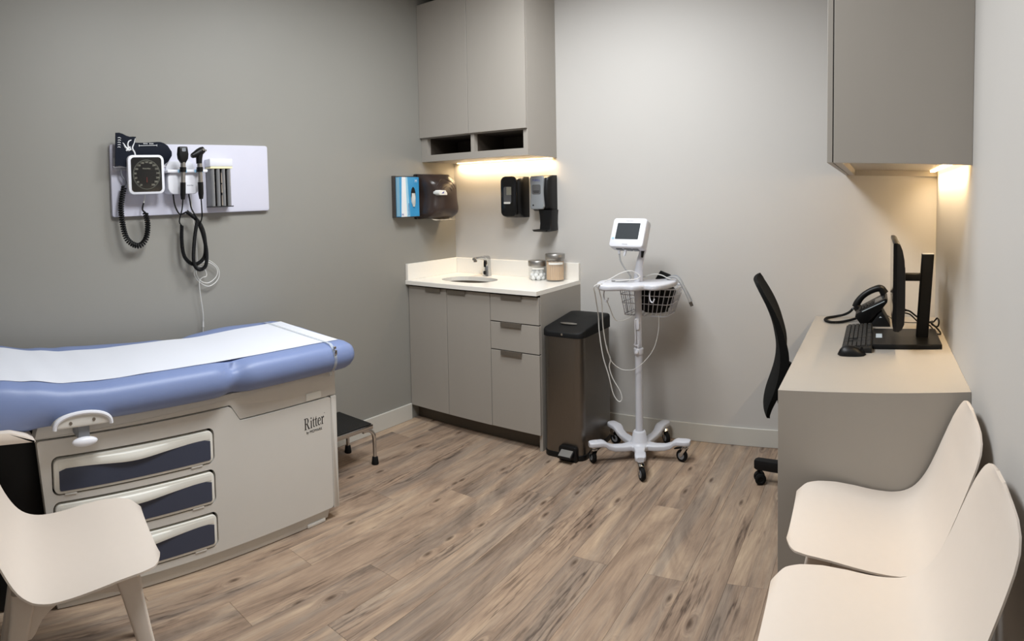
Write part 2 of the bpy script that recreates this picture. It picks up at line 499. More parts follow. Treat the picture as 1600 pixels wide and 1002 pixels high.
# ----------------------------------------------------------------- base cabinet
C, DC, DZ = .97, .494, .874
cab = thing('base_cabinet', 'taupe base cabinet with two doors and three drawers under the white sink counter', 'cabinet', (C / 2, -.25, 0))
mb = MB()
mb.box(.001, -DC + .019, .092, .019, -.001, DZ - .001); mb.box(C - .019, -DC + .019, .0, C, -.001, DZ - .001)
mb.box(.019, -DC + .019, .092, C - .019, -.001, .11); mb.box(.019, -.02, .11, C - .019, -.001, DZ - .001)
mb.box(.632, -DC + .02, .11, .65, -.02, DZ - .001); mb.box(.019, -DC + .05, DZ - .03, C - .019, -DC + .07, DZ - .001)
part('carcass', mb, M['lam'], cab, smooth=False)
part('toe_kick', bx(.001, -DC + .072, 0, C - .0195, -DC + .088, .0915), M['lam_dark'], cab, smooth=False)
part('face_gap', bx(.003, -DC + .0185, .095, C - .003, -DC + .0205, DZ - .004), M['edge'], cab, 'dark gap behind the fronts', smooth=False)
def pull(x0, x1, z, par):
    m = MB().prism([(-DC - .011, z + .012), (-DC - .0005, z + .012), (-DC - .0005, z + .0095), (-DC - .0085, z + .0095), (-DC - .0085, z - .012), (-DC - .011, z - .012)], 'x', x0, x1)
    part('handle', m, M['handle'], par, 'dark bronze edge pull', smooth=False)
def front(name, x0, x1, z0, z1, hx0, hx1, hz, g=.0016):
    p = part(name, bx(x0 + .0018, -DC, z0 + g, x1 - .0018, -DC + .018, z1 - g, bev=.001, seg=1), M['lam'], cab, smooth=False)
    pull(hx0, hx1, hz, p)
front('door', .002, .317, .092, .864, .155, .276, .853)
front('door', .317, .641, .092, .864, .330, .467, .853)
front('drawer', .641, C, .706, .864, .722, .860, .853, .003)
front('drawer', .641, C, .5435, .706, .718, .856, .695, .003)
front('drawer', .641, C, .092, .5435, .717, .857, .532, .003)

# ----------------------------------------------------------------- countertop with splashes, sink, tap
CT, CH, CD = .9, .874, .519
ctr = thing('countertop', 'white quartz countertop with low upstands in the corner over the base cabinet', 'countertop', (C / 2, -.26, CH))
SX, SY, SA, SB = .335, -.285, .185, .128
b = bmesh.new()
angs = sorted(set([2 * PI * i / 56 for i in range(56)] + [math.atan2(y - SY, x - SX) % (2 * PI) for x, y in ((.0005, -.0005), (C, -.0005), (.0005, -CD), (C, -CD))]))
def rect_hit(a):
    dx, dy = math.cos(a), math.sin(a); t = 9
    if dx > 1e-9: t = min(t, (C - SX) / dx)
    if dx < -1e-9: t = min(t, (.0005 - SX) / dx)
    if dy > 1e-9: t = min(t, (-.0005 - SY) / dy)
    if dy < -1e-9: t = min(t, (-CD - SY) / dy)
    return SX + dx * t, SY + dy * t
def sink_pt(a, k=1.):
    c, s = math.cos(a), math.sin(a); q = 1 / (abs(c / SA) ** 2.6 + abs(s / SB) ** 2.6) ** (1 / 2.6)
    return SX + k * q * c, SY + k * q * s
R = []
for f, z in ((rect_hit, CH), (rect_hit, CT - .002), (rect_hit, CT), (sink_pt, CT), (sink_pt, CH)):
    R.append([(f(a)[0], f(a)[1], z) for a in angs])
R[2] = [(x + (SX - x) * .004, y + (SY - y) * .006, z) for x, y, z in R[2]]
mb = MB().rings(R + [R[0]], caps=False)
part('slab', mb, M['quartz'], ctr, smooth=False)
part('back_upstand', bx(.021, -.0195, CT, C, -.0005, CT + .104, bev=.0015), M['quartz'], ctr, smooth=False)
part('side_upstand', bx(.0005, -CD + .004, CT, .0195, -.0005, CT + .104, bev=.0015), M['quartz'], ctr, smooth=False)
sink = thing('sink', 'oval undermounted stainless steel sink basin set in the white countertop', 'sink', (SX, SY, CH))
R = []
for k, z in ((1.10, CH - .001), (.995, CH - .001), (.985, CH - .02), (.95, CH - .07), (.82, CH - .105), (.5, CH - .118), (.14, CH - .122), (.14, CH - .126), (.5, CH - .122), (.83, CH - .109), (.965, CH - .073), (1.0, CH - .022), (1.1, CH - .003)):
    R.append([(sink_pt(a, k)[0], sink_pt(a, k)[1], z) for a in [2 * PI * i / 48 for i in range(48)]])
part('basin', MB().rings(R + [R[0]], caps=False), M['steel'], sink)
part('drain', MB().lathe([(.0, -.1195), (.018, -.1195), (.024, -.117), (.024, -.123), (0, -.125)], (SX, SY, CH)), M['chrome'], sink)
FX, FY = .325, -.082
tap = thing('faucet', 'chrome single column sensor faucet standing behind the sink', 'faucet', (FX, FY, CT))
R = []
for y0, y1, w, z in ((-.027, .025, .025, 0), (-.026, .024, .0235, .02), (-.022, .022, .021, .06), (-.024, .022, .021, .095), (-.034, .021, .021, .115), (-.05, .016, .020, .128), (-.055, .006, .017, .134)):
    R.append([(FX + p[0], FY + p[1], CT + z) for p in rrect(-w, y0, w, y1, .012, 4)])
part('column', MB().rings(R), M['chrome'], tap)
mb = MB().rings([[(FX + p[0], FY + y, CT + z + p[1]) for p in rrect(-w, -h, w, h, h * .8, 3)] for y, z, w, h in ((-.02, .118, .019, .015), (-.06, .123, .018, .011), (-.10, .126, .017, .0085), (-.128, .124, .016, .008), (-.137, .121, .015, .007))])
part('spout', mb, M['chrome'], tap)
part('aerator', MB().lathe([(0, .0), (.0105, .0), (.0115, .004), (.0115, .016), (0, .016)], (FX, FY - .126, CT + .103)), M['handle'], tap, 'dark round spout outlet')
part('sensor_window', MB().prism(rrect(FX - .010, CT + .012, FX + .010, CT + .036, .006), 'y', FY - .0275, FY - .0255), M['black_gloss'], tap, 'small black sensor window')
part('sensor_strip', MB().prism(rrect(FX - .008, CT + .06, FX + .008, CT + .098, .006), 'y', FY - .0255, FY - .0215), M['black_gloss'], tap)

# ----------------------------------------------------------------- jars
def jar(cx, cy, r, h, label, lid_h, lab_w):
    j = thing('glass_jar', label, 'jar', (cx, cy, CT), 'glass jars on the sink counter')
    def flute(a, k): return 1 + k * math.cos(8 * a)
    R = []
    for rr, z, k in ((.80, 0, .03), (.95, .004, .035), (1.0, .015, .03), (1.0, h * .5, .012), (1.0, h * .8, 0), (.96, h * .93, 0), (.93, h, 0), (.89, h, 0), (.92, h * .92, 0), (.965, h * .8, 0), (.965, h * .4, 0), (.955, .012, 0), (.8, .008, 0)):
        R.append([(cx + r * rr * flute(2 * PI * i / 40, k) * math.cos(2 * PI * i / 40), cy + r * rr * flute(2 * PI * i / 40, k) * math.sin(2 * PI * i / 40), CT + .0003 + z) for i in range(40)])
    part('body', MB().rings(R), M['glass'], j, 'clear glass body with a fluted foot')
    part('lid', MB().lathe([(0, h + .001), (r * 1.0, h + .001), (r * 1.02, h + .004), (r * 1.02, h + lid_h - .004), (r * .98, h + lid_h), (r * .6, h + lid_h - .002), (0, h + lid_h - .002)], (cx, cy, CT), 40), M['lid_steel'], j, 'brushed steel lid')
    # label sticker follows the glass just under the lid, on the side of the room
    rows = [[(cx + r * 1.012 * math.cos(t), cy + r * 1.012 * math.sin(t), CT + z) for t in [math.radians(-55 + lab_w * (i / 8 - .5)) for i in range(9)]] for z in (h * .80, h * .90)]
    part('label', MB().grid(rows, lambda i, q: Vector((0, 0, 0)) + (Vector(rows[i][q]) - Vector((cx, cy, rows[i][q][2]))).normalized() * -.0006), M['label'], j, 'white paper label')
    return j
jar(.722, -.095, .0575, .086, 'shorter glass jar of white cotton balls on the sink counter', .034, 75)
jar(.850, -.100, .0595, .130, 'taller glass jar of pale wooden sticks on the sink counter', .036, 90)
proto = None
k = 0
for lay, nn in ((0, 9), (1, 9), (2, 6)):
    for i in range(nn):
        if i < 7 or lay == 2: a = 2 * PI * i / (7 if lay < 2 else 6) + lay * .5; rad = .036 if lay < 2 else .027
        else: a = PI * i; rad = .010
        p = (.722 + rad * math.cos(a), -.095 + rad * math.sin(a), CT + .0105 + lay * .018 + .014 * 0 + .004)
        if proto is None:
            proto = solo('cotton_ball', MB().ball(p, .0150, 10, 7), M['cotton'], 'white cotton ball heaped in the shorter glass jar', 'cotton ball', p, 'cotton balls in the shorter jar')
        else:
            o = proto.copy(); COL.objects.link(o); o.location = p
proto = None
for i in range(42):
    rad = .051 if i < 26 else .035; n_ = 26 if i < 26 else 16; a = 2 * PI * (i if i < 26 else i - 26) / n_
    p = (.850 + rad * math.cos(a), -.100 + rad * math.sin(a), CT + .0095)
    if proto is None:
        proto = solo('wooden_stick', bx(p[0] - .0012, p[1] - .0052, p[2], p[0] + .0012, p[1] + .0052, p[2] + .112, bev=.0008, seg=1), M['stick'], 'pale wooden stick standing in the taller glass jar', 'stick', p, 'wooden sticks in the taller jar')
        proto.rotation_euler = (0, 0, a)
    else:
        o = proto.copy(); COL.objects.link(o); o.location = p; o.rotation_euler = (0, 0, a); o.scale = (1, 1, rnd.uniform(.96, 1.03))

# ----------------------------------------------------------------- wall cabinet over the sink
UX, UD, UZ0, UZ1, UDZ = .816, .353, 1.654, 2.66, 1.808
uc = thing('wall_cabinet', 'taupe two door wall cabinet with open cubbies hung above the sink', 'cabinet', (UX / 2, -.17, UZ0))
Y0 = -UD + .019
mb = MB()
mb.box(.0008, Y0, UZ0, .0505, -.0008, UZ1); mb.box(UX - .030, Y0, UZ0, UX, -.0008, UZ1)
mb.box(.0505, Y0, UZ0 + .0, UX - .03, -.0008, UZ0 + .042); mb.box(.0505, Y0, UDZ - .004, UX - .03, -.0008, UDZ + .014)
mb.box(.0505, -.016, UZ0 + .042, UX - .03, -.0008, UZ1); mb.box(.0505, Y0, UZ1 - .018, UX - .03, -.016, UZ1)
mb.box(.405, Y0, UZ0 + .042, .431, -.016, UDZ - .004)
part('carcass', mb, M['lam'], uc, smooth=False)
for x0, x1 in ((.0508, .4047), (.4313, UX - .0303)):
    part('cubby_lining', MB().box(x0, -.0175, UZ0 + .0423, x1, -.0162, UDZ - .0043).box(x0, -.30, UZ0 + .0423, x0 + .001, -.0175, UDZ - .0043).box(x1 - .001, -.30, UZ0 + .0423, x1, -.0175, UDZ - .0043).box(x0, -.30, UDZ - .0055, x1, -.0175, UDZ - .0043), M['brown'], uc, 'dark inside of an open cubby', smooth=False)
part('door_gap', bx(.004, Y0 - .0015, UDZ + .002, UX - .003, Y0 - .0003, UZ1 - .002), M['edge'], uc, smooth=False)
part('door', bx(.0008, -UD, UDZ, .3985, Y0 - .002, UZ1, bev=.001, seg=1), M['lam'], uc, smooth=False)
part('door', bx(.4015, -UD, UDZ, UX - .0015, Y0 - .002, UZ1, bev=.001, seg=1), M['lam'], uc, smooth=False)
part('light_strip', bx(.05, -.030, UZ0 - .003, .79, -.008, UZ0 - .0003, bev=.0008), M['led'], uc, 'glowing warm light strip')

# ----------------------------------------------------------------- wall cabinet over the desk
RD, RL, RZ0 = .474, 1.257, 1.521
rc = thing('wall_cabinet', 'taupe wall cabinet with a plain side panel hung above the desk', 'cabinet', (W - RD / 2, -RL / 2, RZ0))
X0 = W - RD
part('side_panel', bx(X0, -RL, RZ0, W - .0008, -RL + .019, UZ1 + .02, bev=.0008, seg=1), M['lam'], rc, smooth=False)
mb = MB()
mb.box(X0 + .002, -RL + .0195, RZ0 + .03, W - .0008, -.0008, RZ0 + .048); mb.box(X0 + .002, -.02, RZ0 + .048, W - .0008, -.0008, UZ1); mb.box(W - .02, -RL + .0195, RZ0 + .048, W - .0008, -.02, UZ1)
mb.box(X0 + .002, -RL + .0195, RZ0, X0 + .03, -.0008, RZ0 + .03)
mb.box(X0 + .03, -.02, RZ0, W - .0008, -.0008, RZ0 + .03)
part('carcass', mb, M['lam'], rc, smooth=False)
part('door_gap', bx(X0 - .0035, -RL + .0012, RZ0 + .004, X0 - .0002, -.004, UZ1 + .018), M['edge'], rc, smooth=False)
for i in range(3):
    part('door', bx(X0 - .0225, -RL + .0008 + i * .4187, RZ0 + .001, X0 - .0036, -RL + .4165 + i * .4187, UZ1 + .02, bev=.001, seg=1), M['lam'], rc, smooth=False)
part('light_strip', bx(W - .042, -RL + .05, RZ0 + .021, W - .018, -.05, RZ0 + .0295, bev=.001), M['led'], rc, 'glowing warm light strip')

# ----------------------------------------------------------------- desk
DD, DL, DH = .651, 1.325, .754
dk = thing('desk', 'built-in taupe laminate desk with a solid end panel under the hung cabinet', 'desk', (W - DD / 2, -DL / 2, 0))
part('desktop', bx(W - DD, -DL + .0204, DH - .038, W - .0008, -.0138, DH - .0002), M['lam'], dk, smooth=False)
part('end_panel', bx(W - DD, -DL, 0, W - .0008, -DL + .02, DH, bev=.0006, seg=1), M['lam'], dk, smooth=False)
part('wall_cleat', bx(W - .04, -DL + .039, DH - .12, W - .0008, -.0138, DH - .0384), M['lam'], dk, smooth=False)
# ----------------------------------------------------------------- dispensers by the sink
# glove box in its holder on the dark wall
gh = thing('glove_box_holder', 'smoky clear plastic glove box holder on the dark wall beside the towel dispenser', 'holder', (0, -.53, 1.30))
mb = MB()
mb.box(.0005, -.622, 1.302, .004, -.436, 1.562); mb.box(.004, -.622, 1.302, .034, -.6195, 1.562); mb.box(.004, -.4385, 1.302, .034, -.436, 1.562)
mb.box(.004, -.6195, 1.302, .069, -.4385, 1.3055)
part('tray', mb, M['acrylic'], gh, smooth=False)
gb = thing('glove_box', 'blue and white carton of disposable gloves in the wall holder', 'box', (.035, -.53, 1.306))
part('carton', bx(.006, -.617, 1.306, .066, -.441, 1.553, bev=.0015), M['glovebox'], gb, smooth=False)
part('white_band', MB().prism([(-.608, 1.3065), (-.556, 1.3065), (-.564, 1.5525), (-.598, 1.5525)], 'x', .0661, .0666), M['carton_w'], gb, 'white band printed down the front', smooth=False)
part('pale_band', MB().prism([(-.556, 1.3065), (-.530, 1.3065), (-.548, 1.5525), (-.564, 1.5525)], 'x', .0661, .0666), M['carton_lb'], gb, 'pale blue printed band', smooth=False)
part('pale_side', bx(.036, -.6176, 1.31, .064, -.6171, 1.55), M['carton_lb'], gb, 'pale side of the carton', smooth=False)
oval = [(-.497 + .022 * math.cos(t), 1.435 + .056 * math.sin(t)) for t in [2 * PI * i / 24 for i in range(24)]]
part('opening', MB().prism(oval, 'x', .0662, .0670), M['edge'], gb, 'dark oval opening', smooth=False)
part('letter', MB().text('M', .026, MX(.0668, -.470, 1.528)), M['print_w'], gb, 'white size letter', smooth=False)
part('letter', MB().text('M', .024, MX(.0668, -.597, 1.318)), M['print_b'], gb, 'size letter', smooth=False)
mb = MB()
for i in range(9): mb.box(.0667, -.545 + .0008 * (i % 3), 1.315 + i * .0085, .0671, -.536, 1.320 + i * .0085)
part('small_print', mb, M['print_b'], gb, smooth=False, kind='stuff')
rows = []
for i in range(9):
    t = i / 8; z = 1.452 - .085 * t; w = .013 + .006 * math.sin(PI * min(1, t * 1.15)) - .006 * max(0, t - .8) * 5
    rows.append([(.068 + .014 * math.sin(PI * (j / 8)) * (.5 + .5 * math.sin(PI * t)) + .002 * math.sin(9 * t + j), -.497 + w * (j / 4 - 1), z) for j in range(9)])
solo('glove', MB().grid(rows, lambda i, j: Vector((-.0012, 0, 0))), M['glove'], 'grey glove hanging out of the carton opening', 'glove', (.07, -.497, 1.37))

# towel dispenser
td = thing('towel_dispenser', 'smoky brown paper towel dispenser on the dark wall in the corner', 'dispenser', (0, -.29, 1.28))
part('back_plate', bx(.0006, -.424, 1.285, .03, -.150, 1.575, bev=.006), M['smoke_dark'], td)
TWY = -.287
def tw(z):
    t = (z - 1.285) / .285
    front = .165 + .030 * math.sin(PI * min(1, max(0, t * 1.1))) ** .8 - .055 * max(0, t - .84) / .16 + .012 * math.exp(-((t - .2) / .12) ** 2) - .03 * max(0, .10 - t) / .10
    half = .138 - .014 * math.exp(-((t - .52) / .2) ** 2) - .014 * max(0, .10 - t) / .10 - .008 * max(0, t - .85) / .15
    return front, half
def tface(y, z, o=0.):
    f, h = tw(z); s = min(1, abs((y - TWY) / h)); a = s ** (1 / .8); c = math.sqrt(max(0, 1 - a * a))
    return (.031 + (f - .031) * c ** .38 + o, y, z)
R = []
for i in range(17):
    z = 1.288 + .283 * i / 16; f, h = tw(z); q = []
    for j in range(29):
        a = -PI / 2 + PI * j / 28; s, c = math.sin(a), math.cos(a)
        q.append((.031 + (f - .031) * abs(c) ** .38, TWY + h * (abs(s) ** .8) * (1 if s > 0 else -1), z))
    R.append(q)
part('cover', MB().rings(R), M['smoke'], td, ang=60)
part('roll', MB().lathe([(0, -.10), (.055, -.10), (.058, -.095), (.058, .095), (.055, .10), (0, .10)], (.098, TWY, 1.405), 28, 'y'), M['roll'], td, 'roll of brown paper inside')
for r0 in (.094, .068, .042):
    part('embossed_ring', MB().tube([tface(-.305 + r0 * math.cos(t), 1.450 + r0 * .95 * math.sin(t), -.0005) for t in [math.radians(15 + 150 * i / 20) for i in range(21)]], .0026, 6), M['smoke'], td, 'arched ridge on the cover')
part('badge', MB().prism([(-.402, 1.458), (-.392, 1.468), (-.336, 1.466), (-.322, 1.450), (-.320, 1.436), (-.390, 1.436), (-.402, 1.446)], 'x', .150, .1985, bev=.002), M['label'], td, 'white maker badge')
part('badge_mark', MB().prism([(-.378, 1.446), (-.368, 1.452), (-.354, 1.460), (-.354, 1.447)], 'x', .1986, .1991), M['print_b'], td, smooth=False)
rows = [[(.120 + .052 * t, -.39 + .17 * j / 6 + .004 * math.sin(j), 1.2870 - .008 * t - .004 * math.sin(PI * t) + .002 * math.sin(j * 2)) for j in range(7)] for t in (0, .25, .5, .75, 1, 1.25)]
part('paper_tongue', MB().grid(rows, lambda i, j: Vector((0, 0, -.0012))), M['paper'], td, 'cream towel edge hanging out below')

# soap dispenser
def dispenser_body(cx, w, d, z0, z1, n=14):
    R = []
    for i in range(n + 1):
        t = i / n; z = z0 + (z1 - z0) * t
        e = (1 - max(0, abs(t - .5) - .40) / .10 * (.35 if t > .5 else .22))
        dd = d * (.9 + .1 * math.sin(PI * t)) * (1 - (max(0, abs(t - .5) - .42) / .08) ** 2 * .3)
        q = []
        for j in range(21):
            a = -PI / 2 + PI * j / 20; s, c = math.sin(a), math.cos(a)
            q.append((cx + w / 2 * (abs(s) ** .45) * (1 if s > 0 else -1) * (.94 + .06 * e), -.0012 - dd * abs(c) ** .38, z))
        R.append(q)
    return R
SXC = .525
sd = thing('soap_dispenser', 'glossy black soap dispenser on the light wall over the sink', 'dispenser', (SXC, 0, 1.28))
part('body', MB().rings(dispenser_body(SXC + .012, .150, .108, 1.285, 1.542)), M['black'], sd, ang=50)
face = [(p[0], p[1]) for p in rrect(SXC - .056, 1.29, SXC + .066, 1.546, .035, 6)]
part('front_cover', MB().prism(face, 'y', -.119, -.104, bev=.007, seg=3), M['black_gloss'], sd)
part('window', MB().prism(rrect(SXC - .030, 1.372, SXC + .026, 1.480, .012), 'y', -.1205, -.1185), M['liquid'], sd, 'dark window in the cover')
part('label', bx(SXC - .008, -.1215, 1.428, SXC + .028, -.1203, 1.478), mat('dim_label', (150, 148, 134), .5), sd, 'pale label behind the window', smooth=False)
part('level_line', MB().prism(rrect(SXC - .030, 1.372, SXC + .020, 1.384, .005), 'y', -.1215, -.1203), M['label'], sd, 'pale liquid line at the foot of the window')  # pale strip across the foot of the window
# sanitiser dispenser
NXC = .742
sn = thing('sanitizer_dispenser', 'grey fronted black hand sanitizer dispenser with a drip tray on the light wall', 'dispenser', (NXC, 0, 1.2))
part('body', MB().rings(dispenser_body(NXC + .004, .142, .104, 1.325, 1.545)), M['black'], sn, ang=50)
fx = []
for i in range(13):
    t = i / 12; z = 1.337 + .205 * t; fx.append((z, .052 - .008 * math.sin(PI * t) if 0 < i < 12 else .040))
out = [(NXC - .004 + w, z) for z, w in fx] + [(NXC - .004 - w, z) for z, w in fx[::-1]]
part('front_cover', MB().prism(out, 'y', -.120, -.098, bev=.006, seg=3), M['sani'], sn, 'grey front cover')
part('window', MB().prism(rrect(NXC - .036, 1.428, NXC + .026, 1.488, .010), 'y', -.1212, -.1195), M['liquid'], sn, 'tinted window')
mb = MB(); mb.text('PURELL', .019, MYN(NXC - .004, -.1206, 1.514), sx=.92)
part('lettering', mb, M['print_b'], sn, 'dark blue lettering', smooth=False)
mb = MB()
for i, (a, c) in enumerate(((-.028, .018), (-.024, .014))): mb.box(NXC + a, -.1218, 1.446 - i * .008, NXC + c, -.1211, 1.450 - i * .008)
part('window_print', mb, M['print_k'], sn, smooth=False)
part('key_dot', MB().lathe([(0, -.1215), (.005, -.1215), (.005, -.118), (0, -.118)], (NXC - .028, 0, 1.362), 12, 'y'), M['print_k'], sn, smooth=False)
part('drip_stem', MB().rings([[(NXC + .0385 + p[0], p[1], z) for p in rrect(-w, -.098 + o, w, -.0005, .010, 3)] for z, w, o in ((1.332, .046, 0), (1.30, .042, .004), (1.25, .040, .006), (1.215, .042, .002), (1.206, .043, 0))]), M['black'], sn)
mb = MB().rings([[(NXC + .026 + p[0], p[1] , z) for p in rrect(-w, -y, w, -.002, .02, 4)] for z, w, y in ((1.199, .040, .125), (1.201, .050, .145), (1.212, .055, .152), (1.2125, .050, .146), (1.205, .044, .135))])
part('drip_tray', mb, M['black'], sn)

# ----------------------------------------------------------------- wall board with diagnostic instruments
wb = solo('wall_board', MB().prism(rrect(-2.412, 1.377, -1.551, 1.713, .012), 'x', .0006, .022, bev=.003, seg=2), M['panel'],
          'white rectangular backboard on the dark wall holding the diagnostic instruments', 'board', (0, -1.98, 1.377))
# blood pressure gauge
ga = thing('blood_pressure_gauge', 'square white aneroid blood pressure gauge with a black dial on the wall board', 'gauge', (.03, -2.265, 1.476))
part('mount', MB().box(.0223, -2.33, 1.50, .0685, -2.20, 1.598, bev=.008), M['white'], ga)
sq = rrect(-2.356, 1.476, -2.175, 1.656, .026, 6)
part('housing', MB().rings([[(x, -2.2655 + (p[0] + 2.2655) * k, 1.566 + (p[1] - 1.566) * k) for p in sq] for x, k in ((.068, .80), (.071, .95), (.078, 1.0), (.090, 1.0), (.094, .985), (.0955, .955))]), M['white'], ga)
inn = rrect(-2.341, 1.488, -2.190, 1.645, .016, 6)
face = part('dial_face', MB().prism(inn, 'x', .0956, .0972), M['dial'], ga, 'black square dial face', smooth=False)
gcy, gcz = -2.2655, 1.566
part('dial_ring', MB().rings([[(.0975, gcy + r * math.cos(2 * PI * i / 48), gcz + r * 1.0 * math.sin(2 * PI * i / 48)) for i in range(48)] for r in (.0655, .068)], caps=False), mat('dial_ring_grey', (82, 84, 76), .5), face)
mb = MB()
for i in range(15):
    a = math.radians(238 - 296 * i / 14)
    mb.text(str(20 + 20 * i), .0115, MX(.0974, gcy + .056 * math.cos(a), gcz + .056 * math.sin(a)))
mb.text('WelchAllyn', .0085, MX(.0974, gcy, gcz + .027))
part('numerals', mb, mat('dial_print', (150, 148, 134), .6), face, 'pale numerals and lettering', smooth=False)
mb = MB()
for i in range(75):
    a = math.radians(238 - 296 * i / 74); L0 = .061 if i % 5 else .0595
    c_, s_ = math.cos(a), math.sin(a)
    mb.tube([(.0976, gcy + L0 * c_, gcz + L0 * s_), (.0976, gcy + .065 * c_, gcz + .065 * s_)], .0005, 4)
part('scale_ticks', mb, mat('dial_tick', (120, 118, 106), .6), face, smooth=False)
part('needle', MB().prism([(gcy - .0012, gcz - .036), (gcy + .0009, gcz - .036), (gcy + .0005, gcz - .012), (gcy - .0005, gcz - .012)], 'x', .0978, .0985), M['red'], face, 'small red needle', smooth=False)
# wire cuff basket and cuff
ba = thing('cuff_basket', 'white wire basket behind the pressure gauge holding the rolled cuff', 'basket', (.03, -2.30, 1.60))
part('wire', MB().tube([(.0225, -2.395, 1.612), (.055, -2.408, 1.606), (.064, -2.395, 1.605), (.064, -2.34, 1.6055), (.060, -2.17, 1.606), (.05, -2.155, 1.606), (.0225, -2.155, 1.610)], .0032, 8, sm=4), M['white'], ba)
part('back_shell', MB().prism([(-2.40, 1.60), (-2.385, 1.59), (-2.17, 1.59), (-2.16, 1.60), (-2.16, 1.65), (-2.40, 1.65)], 'x', .0225, .026), M['white'], ba, smooth=False)
cu = thing('blood_pressure_cuff', 'dark navy blood pressure cuff stuffed behind the white gauge', 'cuff', (.05, -2.27, 1.612))
R = []
for i in range(15):
    t = i / 14; y = -2.352 + .235 * t
    e = math.sqrt(max(0.02, 1 - max(0, (t - .72) / .29) ** 2))
    top = 1.722 - .004 * math.sin(5 * t); bot = 1.612
    zc, hz = (top + bot) / 2 - .004 * t, (top - bot) / 2 * e
    R.append([(.0465 + .0185 * math.cos(2 * PI * j / 16) * (.6 + .4 * e), y, zc + hz * (abs(math.sin(2 * PI * j / 16)) ** .7) * (1 if math.sin(2 * PI * j / 16) > 0 else -1)) for j in range(16)])
part('rolled_cuff', MB().rings(R), M['cuff'], cu, ang=60)
rows = []
for i in range(9):
    t = i / 8
    rows.append([(.074 - .010 * t + .004 * math.sin(PI * j / 6), -2.408 + .10 * j / 6 + .012 * t - .010 * math.sin(3 * t) * (j / 6), 1.605 + .155 * t - .022 * (j / 6) * t + .004 * math.sin(j * 1.3)) for j in range(7)])
part('cuff_flap', MB().grid(rows, lambda i, j: Vector((-.006, 0, 0))), M['cuff'], cu, 'upturned cuff end with white print', ang=60)
def rowpt(t, s, o=.0012):
    return (.074 - .010 * t + .004 * math.sin(PI * s) + o, -2.408 + .10 * s + .012 * t - .010 * math.sin(3 * t) * s, 1.605 + .155 * t - .022 * s * t)
mb = MB()
mb.tube([rowpt(*p) for p in ((.50, .55), (.56, .62), (.62, .66), (.72, .62), (.82, .66), (.88, .78))], [.004, .005, .004, .0035, .003, .002], 6, sm=4)
mb.tube([rowpt(*p) for p in ((.52, .72), (.62, .50), (.70, .42), (.74, .34))], [.005, .005, .003, .001], 6, sm=4)
mb.tube([rowpt(*p) for p in ((.54, .80), (.62, .74), (.66, .76))], [.004, .004, .002], 6, sm=4)
for q in range(5):
    mb.tube([rowpt(.58 + .07 * q, .10), rowpt(.60 + .07 * q, .17 + .03 * (q % 2)), rowpt(.585 + .07 * q, .25)], .0016, 5)
mb.tube([rowpt(.97, .96), rowpt(.80, .95), rowpt(.62, .88), rowpt(.48, 1.02), rowpt(.30, 1.06)], [.001, .0022, .004, .004, .003], 6, sm=3)
part('white_print', mb, M['print_w'], cu, 'white printed mark and edging')
mb = MB()
mb.tube([(.0657, -2.285, 1.7005), (.0657, -2.195, 1.7025)], .0013, 5)
mb.tube([(.0657, -2.285, 1.6965), (.0657, -2.285, 1.7055)], .0012, 5); mb.tube([(.0657, -2.195, 1.698), (.0657, -2.195, 1.707)], .0012, 5)
for q in range(7):
    if q != 3: mb.box(.0635, -2.262 + q * .0075, 1.7085, .0648, -2.2575 + q * .0075, 1.7125)
part('range_line', mb, M['print_w'], cu, 'white printed range line', smooth=False)
# coiled hose of the gauge
pts = [(.052, -2.362, 1.515), (.052, -2.380, 1.427), (.052, -2.376, 1.343), (.052, -2.356, 1.271), (.052, -2.305, 1.240), (.052, -2.265, 1.268), (.052, -2.252, 1.335), (.052, -2.262, 1.392)]
ho = part('coiled_hose', MB().coil(pts, .0105, .0042, 46), M['black_matte'], ga, 'black coiled pressure hose')
part('hose_tail', MB().tube([(.052, -2.262, 1.392), (.052, -2.275, 1.405), (.052, -2.272, 1.425), (.052, -2.268, 1.437)], .0042, 8, sm=3), M['black_matte'], ho)
part('clear_tail', MB().tube([(.052, -2.268, 1.436), (.052, -2.262, 1.46), (.058, -2.262, 1.4762)], .0036, 8, sm=3), M['cable_w'], ho, 'short white tube up to the gauge')
part('upper_tail', MB().tube([(.052, -2.362, 1.513), (.056, -2.352, 1.535), (.050, -2.372, 1.57), (.060, -2.375, 1.602)], .0036, 8, sm=4), M['grey_plastic'], ho)
# wall transformer with two instrument cradles
du = thing('instrument_charger', 'white wall charger with two cradles on the wall board', 'charger', (.03, -2.07, 1.47))
part('body', MB().rings([[(x, -2.072 + (p[0] + 2.072) * k, 1.525 + (p[1] - 1.525) * k) for p in rrect(-2.160, 1.472, -1.992, 1.578, .032, 6)] for x, k in ((.0225, .97), (.06, .98), (.088, 1.0), (.094, .97), (.0955, .92))]), M['white'], du)
part('back_fin', MB().rings([[(x, -2.062 + (p[0] + 2.062) * k, p[1]) for p in rrect(-2.138, 1.560, -1.985, 1.632, .035, 6)] for x, k in ((.0225, 1), (.030, .98))]), M['white'], du)
part('cradle_shelf', MB().prism(rrect(-2.168, 1.572, -1.956, 1.586, .006), 'x', .0225, .112, bev=.003), M['white'], du)
for yc in (-2.092, -2.006):
    for s in (-1, 1): part('clip', MB().box(.1125, yc + s * .016 - .007, 1.571, .1155, yc + s * .016 + .007, 1.5855, bev=.002), M['blue_clip'], du, 'pale blue cradle clip')
mb = MB(); mb.text('WelchAllyn', .0075, MX(.0957, -2.045, 1.512))
part('lettering', mb, mat('grey_print', (120, 120, 130), .6), du, 'small grey lettering', smooth=False)
